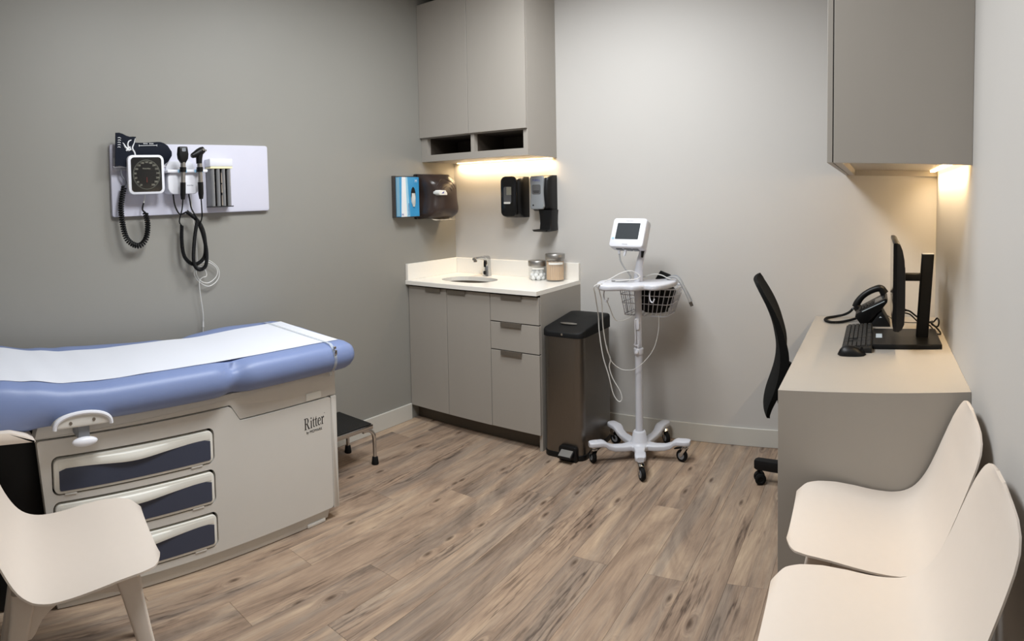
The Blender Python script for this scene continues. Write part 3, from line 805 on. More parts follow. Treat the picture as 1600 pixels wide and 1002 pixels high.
def handle(y, yb, r):
    a = Vector((.128, y, 1.618)); e = Vector((.120, yb, 1.446)); d = e - a
    return lambda t: tuple(a + d * t)
op = thing('ophthalmoscope', 'black ophthalmoscope with a flat paddle head in the left charger cradle', 'instrument', (.12, -2.095, 1.44))
h = handle(-2.094, -2.098, 0)
part('head', MB().rings([[(.128 + dx, -2.094 + p[0], z + 0 * p[1]) if False else (.128 + p[1], -2.094 + p[0], z) for p in rrect(-w, -d, w, d, min(w, d) * .6, 3)] for z, w, d, dx in ((1.612, .010, .010, 0), (1.622, .016, .012, 0), (1.634, .024, .013, 0), (1.655, .0265, .014, 0), (1.680, .0235, .013, 0), (1.688, .0225, .012, 0), (1.690, .020, .010, 0))]), M['black'], op, ang=50)
part('lens_window', MB().prism(rrect(-2.104, 1.667, -2.084, 1.683, .004), 'x', .1415, .1428), M['grey_plastic'], op)
part('collar', MB().tube([h(.0), h(.14)], [.0125, .0125], 14), M['lid_steel'], op, 'bright steel neck')
part('grip_ring', MB().tube([h(.13), h(.26)], [.0155, .0155], 14), M['black'], op)
part('steel_band', MB().tube([h(.26), h(.54)], [.0118, .0118], 14), M['lid_steel'], op, 'bright steel handle band')
part('handle', MB().tube([h(.54), h(.85), h(1.0)], [.0135, .0132, .0095], 14), M['black'], op)
ot = thing('otoscope', 'black otoscope with a round nozzle head in the right charger cradle', 'instrument', (.12, -2.005, 1.44))
h = handle(-2.008, -2.002, 0)
part('neck', MB().tube([(.128, -2.010, 1.612), (.128, -2.009, 1.636), (.128, -2.004, 1.664)], [.0140, .0155, .0165], 14), M['black'], ot)
part('head', MB().tube([(.128, -2.046, 1.648), (.128, -2.030, 1.654), (.128, -2.012, 1.663), (.128, -1.996, 1.672), (.128, -1.984, 1.678)], [.0115, .0155, .0190, .0185, .0150], 16), M['black'], ot, ang=50)
part('speculum', MB().tube([(.128, -2.050, 1.647), (.128, -2.043, 1.649)], [.008, .0105], 14), M['black_gloss'], ot)
part('lens_screw', MB().tube([(.143, -1.994, 1.676), (.149, -1.994, 1.676)], .006, 12), M['chrome'], ot, 'bright chrome screw')
part('lens_screw', MB().tube([(.140, -1.981, 1.672), (.146, -1.981, 1.672)], .005, 12), M['chrome'], ot, 'bright chrome screw')
part('collar', MB().tube([h(.0), h(.14)], [.0125, .0125], 14), M['lid_steel'], ot, 'bright steel neck')
part('grip_ring', MB().tube([h(.13), h(.26)], [.0155, .0155], 14), M['black'], ot)
part('steel_band', MB().tube([h(.26), h(.54)], [.0118, .0118], 14), M['lid_steel'], ot, 'bright steel handle band')
part('handle', MB().tube([h(.54), h(.85), h(1.0)], [.0135, .0132, .0095], 14), M['black'], ot)
# coiled cords of the two instruments
pts = [(.070, -2.056, 1.388), (.075, -2.0, 1.340), (.07, -1.968, 1.279), (.066, -1.962, 1.189), (.060, -1.982, 1.147), (.055, -2.025, 1.134), (.050, -2.066, 1.171), (.047, -2.077, 1.241), (.047, -2.074, 1.322)]
c1 = part('coiled_cord', MB().coil(pts, .0068, .0036, 82, per=8), M['black_matte'], op, 'black coiled cord in a long loop')
part('cord_end', MB().tube([(.047, -2.074, 1.322), (.060, -2.092, 1.345), (.090, -2.090, 1.40), (.119, -2.098, 1.446)], .0032, 6, sm=4), M['black_matte'], c1)
part('cord_end', MB().tube([(.070, -2.056, 1.388), (.060, -2.088, 1.378), (.060, -2.112, 1.42), (.066, -2.122, 1.4735)], .0038, 6, sm=4), M['black_matte'], c1)
pts = [(.090, -2.010, 1.352), (.074, -2.020, 1.267), (.071, -2.030, 1.169), (.070, -2.020, 1.121), (.072, -1.993, 1.107), (.078, -1.968, 1.127), (.086, -1.966, 1.194), (.088, -1.982, 1.275), (.086, -1.998, 1.322)]
c2 = part('coiled_cord', MB().coil(pts, .0068, .0036, 76, per=8), M['black_matte'], ot, 'black coiled cord hanging as a narrow bundle')
part('cord_end', MB().tube([(.086, -1.998, 1.322), (.098, -1.99, 1.36), (.116, -1.999, 1.41), (.119, -2.002, 1.446)], .0034, 6, sm=4), M['black_matte'], c2)
part('cord_end', MB().tube([(.090, -2.010, 1.352), (.064, -2.026, 1.40), (.066, -2.035, 1.44), (.066, -2.040, 1.4735)], .004, 6, sm=4), M['black_matte'], c2)
# white power cable coiled under them, dropping behind the couch
pts = [(.045, -2.018, 1.4735), (.034, -2.008, 1.37), (.030, -1.990, 1.25), (.030, -1.985, 1.13), (.028, -1.93, 1.145), (.026, -1.872, 1.10), (.026, -1.876, 1.045), (.028, -1.93, 1.016), (.030, -1.985, 1.045), (.032, -2.01, 1.09), (.032, -1.98, 1.13), (.034, -1.93, 1.135), (.034, -1.884, 1.10), (.034, -1.89, 1.06), (.034, -1.935, 1.034), (.034, -1.98, 1.05), (.034, -2.0, 1.09), (.036, -1.99, 1.12), (.037, -1.955, 1.105), (.037, -1.945, 1.07), (.036, -1.97, 1.062), (.034, -1.985, 1.04), (.030, -1.978, .97), (.026, -1.966, .88), (.022, -1.968, .80), (.020, -1.97, .66)]
wc = part('power_cable', MB().tube(pts, .0023, 6, sm=5), M['cable_w'], du, 'thin white cable hanging in loops')
part('strain_relief', MB().tube([(.0235, -1.966, .845), (.0225, -1.967, .818)], [.0035, .0055], 8), M['cable_w'], wc)
# tube dispenser
tdp = thing('speculum_dispenser', 'smoky tube dispenser with a white lid on the wall board', 'dispenser', (.03, -1.86, 1.405))
part('lid', MB().box(.0225, -1.925, 1.602, .078, -1.797, 1.640, bev=.004), M['white'], tdp, 'white hinged lid')
part('band', MB().box(.0228, -1.922, 1.592, .0765, -1.799, 1.6015, bev=.001), M['yellow'], tdp, 'pale yellow band')
part('base', MB().box(.0225, -1.922, 1.404, .078, -1.799, 1.409, bev=.001), M['black'], tdp, 'dark bottom edge', smooth=False)
part('back', MB().box(.0225, -1.921, 1.409, .026, -1.800, 1.592), M['acrylic'], tdp, smooth=False)
for i in range(4):
    yc = -1.9055 + .0300 * i
    p = part('tube', MB().prism([(.0265 + q[0], yc + q[1]) for q in [(.048 * math.cos(t) ** .6 if math.cos(t) > 0 else 0, .0145 * math.sin(t)) for t in [-PI / 2 + PI * k_ / 10 for k_ in range(11)]]], 'z', 1.4092, 1.5918), M['tube_clear'], tdp)
    if i < 3: part('divider', MB().box(.040, yc + .0145, 1.4092, .072, yc + .0153, 1.5918), M['black_gloss'], p, smooth=False)
mb = MB()
for z0, z1 in ((1.412, 1.462), (1.474, 1.515), (1.522, 1.572)):
    mb.tube([(.0735, -1.8605, z0), (.0735, -1.8615, z1)], [.0035, .0018], 8)
part('speculum_stack', mb, mat('grey_beige_specula', (158, 146, 134), .5), tdp, 'pale specula seen through a tube')
# ----------------------------------------------------------------- exam table
ET = thing('exam_table', 'long examination table with blue upholstery on a cream cabinet base along the dark wall', 'exam table', (.36, -2.35, 0))
FXX = .617
def rp(out, r):      # round every corner of a polygon by r
    n = len(out); res = []
    for i in range(n):
        p, a, c = Vector(out[i]), Vector(out[i - 1]), Vector(out[(i + 1) % n])
        u, v = (a - p), (c - p); k = min(r, u.length * .45, v.length * .45)
        p0, p1 = p + u.normalized() * k, p + v.normalized() * k
        for j in range(5):
            t = j / 4; q = p0 * (1 - t) ** 2 + p * 2 * t * (1 - t) + p1 * t * t
            res.append((q.x, q.y))
    return res
# base plinth, core, side panel with drawers, upper frame
part('plinth', MB().prism([(-2.885, .002), (-1.70, .002), (-1.70, .010), (-1.682, .012), (-1.668, .056), (-2.895, .056)], 'x', .11, .600, bev=.004), M['cream'], ET)
part('foot', bx(.56, -1.80, .0008, .606, -1.70, .018, bev=.004), M['cream'], ET)
part('added_dark_box', MB().box(.14, -3.28, .004, .565, -2.915, .640, bev=.01), M['black_matte'], ET, 'added black box darkening the space under the head section')  # invented black box, put in to darken the space under the head end
part('core', MB().box(.10, -2.90, .056, .5795, -1.645, .655), M['cream'], ET, smooth=False)
side = rp([(-2.888, .058), (-1.662, .058), (-1.662, .553), (-2.125, .553), (-2.168, .618), (-2.938, .614)], .012)
D = [(-2.885, -2.250, .4185, .5495), (-2.885, -2.250, .2575, .388), (-2.885, -2.246, .0885, .220)]
# side panel: a frame of pieces around the drawer openings, one mesh with the holes cut in
b = bmesh.new()
from mathutils.geometry import tessellate_polygon
holes = [[p for p in rrect(y0 - .004, z0 - .004, y1 + .004, z1 + .004, .026, 5)][::-1] for y0, y1, z0, z1 in D]
polys = [[Vector((p[0], p[1], 0)) for p in side]] + [[Vector((p[0], p[1], 0)) for p in h] for h in holes]
flat = [p for q in polys for p in q]
fv = [b.verts.new((FXX, p.x, p.y)) for p in flat]; bvx = [b.verts.new((FXX - .036, p.x, p.y)) for p in flat]
for t in tessellate_polygon(polys):
    try: b.faces.new([fv[i] for i in t]); b.faces.new([bvx[i] for i in t][::-1])
    except ValueError: pass
k = 0
for q in polys:
    n = len(q)
    for i in range(n):
        b.faces.new((fv[k + i], fv[k + (i + 1) % n], bvx[k + (i + 1) % n], bvx[k + i]))
    k += n
bmesh.ops.recalc_face_normals(b, faces=b.faces[:])
mb = MB(); mb._merge(b)
part('side_panel', mb, M['cream'], ET, ang=25)
part('end_panel', MB().prism(rp([(-1.660, .052), (-1.628, .050), (-1.628, .552), (-1.660, .553)], .004), 'x', .12, FXX - .0005, bev=.003), M['cream'], ET)
part('upper_frame', MB().prism(rp([(-2.945, .618), (-2.166, .6215), (-2.123, .5565), (-1.628, .5565), (-1.628, .668), (-2.93, .668)], .006), 'x', .11, FXX - .004, bev=.004), M['cream'], ET)
part('hatch_tab', MB().prism(rrect(-1.794, .560, -1.712, .592, .006), 'x', FXX - .0045, FXX - .0015, bev=.001), M['cream_lt'], ET, 'small pale access tab')
mb = MB()
mb.prism([(-1.6625, .058), (-1.6608, .058), (-1.6608, .553), (-1.6625, .553)], 'x', FXX - .006, FXX - .0012)
part('seam', mb, M['edge'], ET, smooth=False)
for n_, (y0, y1, z0, z1) in enumerate(D):
    part('drawer_gap', MB().prism(rrect(y0 - .0035, z0 - .0035, y1 + .0035, z1 + .0035, .026, 5), 'x', FXX - .0355, FXX - .024), M['edge'], ET, 'dark gap around a drawer', smooth=False)
    dr = part('drawer', MB().prism(rrect(y0 + .003, z0 + .001, y1 - .003, z1 - .006, .022, 5), 'x', FXX - .030, FXX + .004, bev=.004, seg=2), M['cream_lt'], ET, 'light cream drawer front')
    iy0, iy1, iz0, izt = y0 + .022, y1 - .016, z0 + .012, z1 - .040
    top = []
    for i in range(25):
        t = i / 24; top.append((iy0 + (iy1 - iy0) * t, izt - .010 * math.exp(-((t - .47) / .2) ** 2) + .003 * math.exp(-((t - .9) / .1) ** 2)))
    out = [(iy0 + .008, iz0), (iy1 - .008, iz0), (iy1 - .002, iz0 + .002), (iy1, iz0 + .008)] + [(iy1, top[-1][1] - .006)] + [(p[0], p[1]) for p in top[::-1]][1:-1] + [(iy0, top[0][1] - .008), (iy0, iz0 + .008), (iy0 + .002, iz0 + .002)]
    part('insert', MB().prism(out, 'x', FXX + .0043, FXX + .0056), M['slate'], dr, 'slate blue insert with a wavy top edge', smooth=False)
    # hollow finger grip: a bulging lip over the insert
    rows = []
    for i in range(25):
        t = i / 24; y = iy0 + (iy1 - iy0) * t; g = math.exp(-((t - .47) / .22) ** 2)
        zt, zb = z1 - .016, izt - .011 * g + .003 * math.exp(-((t - .9) / .1) ** 2) + .001
        rows.append([(FXX + .0042 + (.0125 * g + .001) * math.sin(PI * (.08 + .55 * j / 5)) , y, zt + (zb - zt) * j / 5) for j in range(6)])
    part('grip', MB().grid(rows, lambda i, j: Vector((-.0022, 0, 0))), M['cream_lt'], dr, 'bulging cream finger grip', ang=70)
    for ca, cb_ in ((y0 + .04, y0 + .085), (y1 - .10, y1 - .05)):
        part('catch', MB().box(FXX - .006, ca, z0 - .0065, FXX + .003, cb_, z0 + .0005, bev=.002), M['cream'], dr)
# printed name on the side panel
def stroke_R():
    P = []
    def bar(x0, y0, x1, y1): P.append([(x0, y0), (x1, y0), (x1, y1), (x0, y1)])
    def arc(cx, cy, rx, ry, a0, a1, t0, t1, n=14):
        o, i_ = [], []
        for k_ in range(n + 1):
            a = math.radians(a0 + (a1 - a0) * k_ / n); w = t0 + (t1 - t0) * math.sin(PI * k_ / n)
            o.append((cx + rx * math.cos(a), cy + ry * math.sin(a))); i_.append((cx + (rx - w) * math.cos(a), cy + (ry - min(w, .06)) * math.sin(a)))
        for k_ in range(n): P.append([o[k_], o[k_ + 1], i_[k_ + 1], i_[k_]])
    x = 0
    # R
    bar(.09, 0, .24, 1); bar(0, 0, .34, .045); bar(0, .955, .30, 1)
    bar(.24, .955, .36, 1); bar(.24, .47, .36, .515); arc(.36, .735, .28, .265, -90, 90, .045, .15)
    P.append([(.34, .48), (.48, .48), (.74, .04), (.58, .04)]); bar(.56, 0, .82, .045)
    # i
    x = .90; bar(x + .06, 0, x + .19, .66); bar(x, 0, x + .26, .04); bar(x, .62, x + .12, .66)
    P.append([(x + .125 + .075 * math.cos(t), .87 + .075 * math.sin(t)) for t in [2 * PI * k_ / 12 for k_ in range(12)]])
    for x in (1.22, 1.60):       # t t
        bar(x + .07, .10, x + .20, .66); bar(x, .62, x + .34, .66)
        P.append([(x + .07, .66), (x + .20, .66), (x + .20, .90), (x + .17, .90)]); arc(x + .22, .14, .15, .14, 180, 330, .05, .10)
    x = 1.97                     # e
    arc(x + .26, .335, .26, .345, 20, 330, .05, .15, 22); bar(x + .12, .36, x + .49, .40)
    P.append([(x + .40, .40), (x + .505, .40), (x + .49, .50), (x + .38, .56)])
    x = 2.54                     # r
    bar(x + .07, 0, x + .20, .66); bar(x, 0, x + .30, .04); bar(x, .62, x + .12, .66)
    P.append([(x + .20, .46), (x + .30, .60), (x + .42, .60), (x + .40, .68), (x + .30, .67), (x + .20, .56)])
    P.append([(x + .38 + .055 * math.cos(t), .58 + .07 * math.sin(t)) for t in [2 * PI * k_ / 10 for k_ in range(10)]])
    bar(3.02, .88, 3.08, .94)
    return P
mb = MB(); S = .0495; SXL = .0365
for q in stroke_R():
    mb.prism([(-1.810 + x * SXL, .4385 + y * S + (x * SXL) * .06) for x, y in q], 'x', FXX + .0002, FXX + .0006)
mb.text('by MIDMARK', .0165, MX(FXX + .0006, -1.757, .4255), sx=.92, extrude=.0002)
part('lettering', mb, M['print_k'], ET, 'black maker name printed on the side', smooth=False)
# upholstered top: lofted along the table
def sm(a, c, t): t = max(0, min(1, (t - a) / (c - a))); return t * t * (3 - 2 * t)
def interp(tab, y):
    if y <= tab[0][0]: return tab[0][1]
    for (a, p), (c, q) in zip(tab, tab[1:]):
        if y <= c: return p + (q - p) * sm(a, c, y)
    return tab[-1][1]
NEAR = [(-3.35, .880), (-3.06, .838), (-2.96, .826), (-2.82, .806), (-2.70, .800), (-2.45, .802), (-2.1, .800), (-1.8, .799), (-1.6, .795)]
FAR = [(-3.35, .895), (-3.0, .856), (-2.83, .829), (-2.72, .817), (-2.57, .811), (-2.27, .811), (-2.10, .806), (-1.84, .815), (-1.6, .817)]
PATHN = lambda y: interp(NEAR, y); PATHF = lambda y: interp(FAR, y)
def top_z(x, y):
    t = (x - .19) / .41
    return PATHF(y) + (PATHN(y) - PATHF(y)) * t
XA, XB = .035, .685
rows_y = [-3.34 + 1.80 * i / 96 for i in range(97)]
R = []
def pinch(y): return math.exp(-((y + 2.165) / .048) ** 2)
def wave(y): return .006 * math.sin(9 * y) 
for y in rows_y:
    e = 1.0
    d = (y - (-1.62)) / .078
    if d > 0: e = math.sqrt(max(0.0, 1 - min(1, d) ** 2.2))
    zb = .672 + .0 * y
    zb += -.026 * sm(-2.9, -3.1, y) if y < -2.9 else 0
    pn = pinch(y)
    zmid = (zb + top_z(.6, y)) / 2
    ring = []
    def P_(x, z):
        zz = zmid + (z - zmid) * (.35 + .65 * e) if e < 1 else z
        xx = .36 + (x - .36) * (.86 + .14 * e) if e < 1 else x
        ring.append((xx, y, zz))
    nb = .014
    xa, xb = XA + .020 * pn, XB - .032 * pn
    # bottom flat, near side round, top crown, far side round
    hN, hF = top_z(.60, y) - zb, top_z(.10, y) - zb
    P_(xa + .05, zb); P_((xa + xb) / 2, zb); P_(xb - .045, zb)
    for k_ in range(1, 9):
        a = -PI / 2 + PI * k_ / 9 * .97
        P_(xb - .052 + .052 * math.cos(a), zb + hN * (.5 + .5 * math.sin(a)) - .026 * pn * max(0, math.sin(a)) - (.003 if k_ == 8 else 0))
    P_(.622, top_z(.622, y) + .001 - .010 * pn); P_(.575, top_z(.575, y) - .002 - .001 * pn)
    P_(.45, top_z(.45, y) - .001); P_(.30, top_z(.30, y)); P_(.19, top_z(.19, y) - .003 )
    P_(.13, top_z(.13, y) - .001 - .010 * pn + wave(y) * .8); P_(xa + .055, top_z(xa + .055, y) - .006 - .022 * pn + wave(y))
    for k_ in range(1, 7):
        a = PI / 2 + PI * k_ / 7 * .97
        P_(xa + .045 + .045 * math.cos(a), zb + hF * (.5 + .5 * math.sin(a)) - .010 - .02 * pn * max(0, math.sin(a)) + (wave(y) if k_ < 3 else 0))
    R.append(ring)
part('upholstery', MB().rings(R), M['vinyl'], ET, 'blue padded vinyl top', ang=70)
# cream pan of the head section just past the cabinet end
part('head_section_pan', MB().prism(rp([(-3.30, .648), (-2.952, .645), (-2.985, .668), (-3.04, .688), (-3.30, .690)], .010), 'x', .10, .700, bev=.006), M['chair'], ET, 'beige pan under the head section')
# clear strap across the foot end
rows = []
mb = MB()
for w in (0, .016):
    y = -1.690 + w; q = []
    for x in [.105 + (.60 - .105) * i / 14 for i in range(15)]: q.append((x, y, top_z(x, y) + .0042 - (.012 if x < .11 else .003 if x < .15 else 0)))
    zb = .672; hN = top_z(.6, y) - zb
    for k_ in range(9):
        a = PI / 2 - PI * k_ / 9
        q.append((XB - .050 + .0535 * math.cos(a), y, zb + hN * (.5 + .5 * math.sin(a)) + (.003 if k_ < 2 else 0)))
    rows.append(q)
part('strap', MB().grid(rows, lambda i, j: Vector((0, 0, .0012))), M['clear'], ET, 'clear plastic hold-down strap', ang=60)
part('strap_buckle', MB().box(XB - .003, -1.688, .755, XB + .0045, -1.674, .775, bev=.002), M['chrome'], ET, 'bright strap buckle')
part('strap_snap', MB().box(XB - .010, -1.688, .779, XB - .001, -1.674, .789, bev=.002), M['chrome'], ET, 'bright strap snap')
part('strap_end', MB().box(.645, -1.688, .655, .6485, -1.674, .673), M['clear'], ET, smooth=False)
# stirrup cover and knob at the corner of the cabinet
brk = part('side_bracket', MB().prism([(-2.893, .676), (-2.688, .676)] + [(-2.7905 + .1025 * math.cos(t), .676 + .050 * math.sin(t) ** .8) for t in [PI * k_ / 18 for k_ in range(1, 18)]], 'x', .605, .703, bev=.008, seg=3), M['cream'], ET, 'cream half-round bracket')
part('bracket_rim', MB().tube([(.703, -2.7905 + .101 * math.cos(t), .6765 + .049 * math.sin(t) ** .8) for t in [PI * k_ / 20 for k_ in range(21)]], .0075, 8), M['white'], brk, 'white bright rim')
for y in (-2.835, -2.752):
    part('screw', MB().lathe([(0, .7028), (.006, .7028), (.006, .7045), (0, .7045)], (0, y, .694 + .004 * (y > -2.8)), 12, 'x'), M['handle'], brk, 'dark screw head')
part('knob_stem', MB().box(.6135, -2.806, .630, .690, -2.764, .6755, bev=.004), M['grey_plastic'], ET, 'grey lever stem')
part('knob', MB().ball((.692, -2.784, .622), 1, 20, 12, (.016, .046, .0165)), M['white'], ET, 'white oval knob')
# paper sheet on the couch
rows = []
for i in range(91):
    y = -3.33 + 1.725 * i / 90
    rows.append([(x, y + .0 * x, top_z(x, y) + .0032 + .0007 * math.sin(31 * y + 7 * x) * (1 if y < -2.5 else .3)) for x in [.175 + .435 * j / 16 for j in range(17)]])
rows[-1] = [(p[0], p[1] + .004 * math.sin(3 + 6 * p[0]), p[2]) for p in rows[-1]]
pp = thing('paper_sheet', 'long white exam paper rolled out along the blue table top', 'paper', (.39, -2.4, .80))
part('sheet', MB().grid(rows, lambda i, j: Vector((0, 0, -.0012))), M['couch'], pp, ang=70)

# ----------------------------------------------------------------- step stool
ss = thing('step_stool', 'chrome step stool with a black ribbed tread between the exam table and the dark wall', 'stool', (.2, -1.33, 0))
SY0, SY1, SX0, SX1 = -1.535, -1.148, .058, .335
part('frame', MB().prism([(SX0, SY0), (SX1, SY0), (SX1, SY1), (SX0, SY1)], 'z', .198, .224, bev=.003), M['chrome'], ss, 'polished steel frame')
tr = MB().prism(rrect(SX0 + .005, SY0 + .005, SX1 - .005, SY1 - .005, .006), 'z', .2245, .2285, bev=.001)
part('tread', tr, M['tread'], ss, 'black ribbed rubber tread')
part('rib', (lambda m: [m.box(SX0 + .012 + i * .0128, SY0 + .01, .2286, SX0 + .018 + i * .0128, SY1 - .01, .2296) for i in range(20)] and m)(MB()), M['tread'], ss, smooth=False)
for ys, s in ((SY1, 1), (SY0, -1)):
    for x in (SX1 - .028, SX0 + .028):
        lg = part('leg', MB().tube([(x, ys - s * .05, .188), (x + .004, ys - s * .01, .187), (x + .012, ys + s * .012, .168), (x + .016, ys + s * .018, .13), (x + .018, ys + s * .018, .03)], .0105, 12, sm=5), M['chrome'], ss, 'bent chrome leg')
        part('rubber_foot', MB().lathe([(0, .0005), (.019, .0005), (.0195, .006), (.0155, .038), (.0125, .042), (0, .042)], (x + .018, ys + s * .018, 0), 16), M['rubber'], lg, 'black rubber foot')

# ----------------------------------------------------------------- pedal bin
tb = thing('pedal_bin', 'tall dark steel pedal bin with a black lid beside the base cabinet', 'bin', (1.115, -.31, 0))
TX0, TX1, TY0, TY1 = .986, 1.236, -.505, -.115
part('base_ring', MB().prism(rrect(TX0, TY0, TX1, TY1, .05, 6), 'z', .0008, .030, bev=.004), M['black'], tb)
part('body', MB().prism(rrect(TX0 + .004, TY0 + .004, TX1 - .004, TY1 - .004, .046, 8), 'z', .0302, .660), M['bin_steel'], tb, 'brushed dark steel body', ang=25)
prof = [(TY0 - .002, .655), (TY0 - .002, .690), (TY0 + .010, .702), (TY0 + .09, .722), (TY0 + .18, .731), (TY0 + .28, .732), (TY1, .724), (TY1 + .001, .668), (TY1, .655)]
R = []
lid = rrect(TX0 - .001, TY0 - .002, TX1 + .001, TY1 + .001, .048, 8)
def lid_top(y): 
    t = (y - TY0) / (TY1 - TY0); return .688 + .050 * math.sin(PI * min(.62, .62 * max(0, t)) ) ** .9 - .006 * max(0, t - .7)
for kk, f in ((1, 0), (1, .8), (.985, .95), (.95, 1.0), (.6, 1.02), (.2, 1.03)):
    ring = []
    for p in lid:
        x = 1.118 + (p[0] - 1.118) * kk; y = -.31 + (p[1] + .31) * kk
        z0 = .6605 - .012 * (1 - (p[1] - TY0) / (TY1 - TY0)) * 0
        ring.append((x, y, z0 + (lid_top(y) - z0) * f))
    R.append(ring)
part('lid', MB().rings(R), M['black_matte'], tb, 'black domed lid', ang=40)
part('emblem', MB().prism([(1.105 + .052 * math.cos(t), -.405 + .020 * math.sin(t)) for t in [2 * PI * i / 24 for i in range(24)]], 'z', lid_top(-.405) + .002, lid_top(-.405) + .0046, bev=.001), M['lid_steel'], tb, 'oval bright emblem on the lid')
part('button', MB().lathe([(0, -.0045), (.006, -.0045), (.006, 0), (0, 0)], (1.118, TY0, .678), 12, 'y'), M['chrome'], tb)
part('pedal_housing', MB().prism(rrect(1.098, .0015, 1.206, .080, .014, 5), 'y', TY0 - .022, TY0 + .006, bev=.004), M['black'], tb)
pd = MB().prism([(TY0 - .060, .028), (TY0 - .062, .040), (TY0 - .020, .062), (TY0 - .016, .062), (TY0 - .016, .030)], 'x', 1.112, 1.192, bev=.003)
p = part('pedal', pd, M['black'], tb)
part('pedal_plate', MB().prism([(TY0 - .060, .0415), (TY0 - .020, .0632), (TY0 - .020, .0645), (TY0 - .061, .043)], 'x', 1.117, 1.187), M['lid_steel'], p, 'steel pedal plate', smooth=False)
# ----------------------------------------------------------------- vital signs stand
PXC, PYC = 1.483, -.322
vs = thing('monitor_stand', 'white five-legged rolling stand with a wire basket against the light wall', 'stand', (PXC, PYC, 0))
part('hub', MB().lathe([(0, .055), (.062, .055), (.066, .062), (.064, .078), (.050, .086), (.044, .095), (.035, .142), (.031, .148), (.021, .149), (.0, .149)], (PXC, PYC, 0), 28), M['stand'], vs, ang=50)
part('lower_pole', MB().lathe([(0, .146), (.0205, .146), (.0205, .575), (0, .575)], (PXC, PYC, 0), 24), M['stand'], vs)
part('collar', MB().lathe([(0, .566), (.024, .566), (.026, .570), (.026, .596), (.023, .600), (0, .600)], (PXC, PYC, 0), 24), M['white'], vs)
part('collar_knob', MB().lathe([(0, 0), (.008, 0), (.009, -.003), (.009, -.014), (0, -.016)], (PXC + .002, PYC - .024, .583), 14, 'y'), M['white'], vs)
part('upper_pole', MB().lathe([(0, .598), (.0185, .598), (.0185, .945), (0, .945)], (PXC, PYC, 0), 24), M['stand'], vs)
part('neck', MB().tube([(PXC + .002, PYC, .94), (PXC + .004, PYC, 1.00), (PXC + .010, PYC + .004, 1.06), (PXC + .018, PYC + .012, 1.10), (PXC + .022, PYC + .016, 1.128)], [.027, .024, .0195, .017, .022], 18, sm=3), M['stand'], vs)
part('neck_slot', MB().tube([(PXC + .026, PYC - .006, 1.085), (PXC + .030, PYC - .003, 1.126)], [.006, .010], 8), M['black'], vs, 'dark slot at the top of the neck')
part('pole_clip', MB().tube([(PXC - .004, PYC - .024, .755), (PXC - .006, PYC - .034, .745), (PXC - .004, PYC - .036, .64), (PXC - .012, PYC - .034, .622), (PXC + .014, PYC - .034, .622), (PXC + .010, PYC - .036, .65)], .0032, 8, sm=4), M['white'], vs)
part('pole_clip', MB().prism(rrect(PXC - .014, .70, PXC + .014, .762, .010), 'y', PYC - .026, PYC - .0175, bev=.003), M['white'], vs)
# handle tray
out = [(1.284, -.345), (1.282, -.385), (1.302, -.455), (1.345, -.515), (1.392, -.530), (1.440, -.506), (1.478, -.486), (1.518, -.494), (1.545, -.470), (1.565, -.436), (1.605, -.442), (1.640, -.418), (1.664, -.350), (1.672, -.270), (1.664, -.200), (1.640, -.158), (1.600, -.160), (1.560, -.196), (1.500, -.222), (1.440, -.232), (1.370, -.245), (1.310, -.290)]
sp = [(p.x, p.y) for p in smooth_path([(x, y, 0) for x, y in out], 4, True)]
part('handle_tray', MB().prism(sp, 'z', .928, .957, bev=.009, seg=3), M['stand'], vs, ang=50)
# wire basket hung behind the pole
def bring(z, k):
    x0, x1, y0, y1 = 1.345 + .03 * k, 1.672 - .050 * k, -.290 + .010 * k, -.085 - .020 * k
    return [(p[0], p[1], z) for p in rrect(x0, y0, x1, y1, .03, 4)]
bk = part('basket', MB().tube(bring(.915, 0), .0042, 6, True).tube(bring(.765, 1), .0034, 6, True), M['stand'], vs, 'white wire basket rims')
mb = MB()
for z, k in ((.875, .27), (.83, .57)): mb.tube(bring(z, k), .0024, 5, True)
A, Bq = bring(.915, 0), bring(.765, 1)
def along(ring, n):
    L = [0]
    for a, c in zip(ring, ring[1:] + ring[:1]): L.append(L[-1] + math.dist(a, c))
    res = []
    for i in range(n):
        d = L[-1] * i / n; k_ = max(j for j in range(len(ring)) if L[j] <= d); t = (d - L[k_]) / max(L[k_ + 1] - L[k_], 1e-9)
        a, c = ring[k_], ring[(k_ + 1) % len(ring)]; res.append(tuple(a[q] + (c[q] - a[q]) * t for q in range(3)))
    return res
for a, c in zip(along(A, 34), along(Bq, 34)): mb.tube([a, c], .0021, 5)
for i in range(7):
    x = 1.40 + i * .034; mb.tube([(x, -.279, .765), (x, -.106, .765)], .0017, 5)
part('basket_wire', mb, M['stand'], bk, 'thin welded wires', kind='stuff')
for a, c in (((PXC, PYC + .018, .90), (PXC + .01, -.29, .912)), ((PXC, PYC + .018, .775), (PXC + .01, -.285, .767))): part('basket_arm', MB().tube([a, c], .006, 8), M['stand'], vs)
for x, y in ((1.367, -.470), (1.600, -.415)):
    part('cable_hook', MB().tube([(x - .012, y, .93), (x - .016, y - .002, .90), (x - .010, y - .004, .872), (x + .004, y - .006, .866), (x + .012, y - .006, .885)], .0034, 8, sm=4), M['stand'], vs, 'white cable hook')
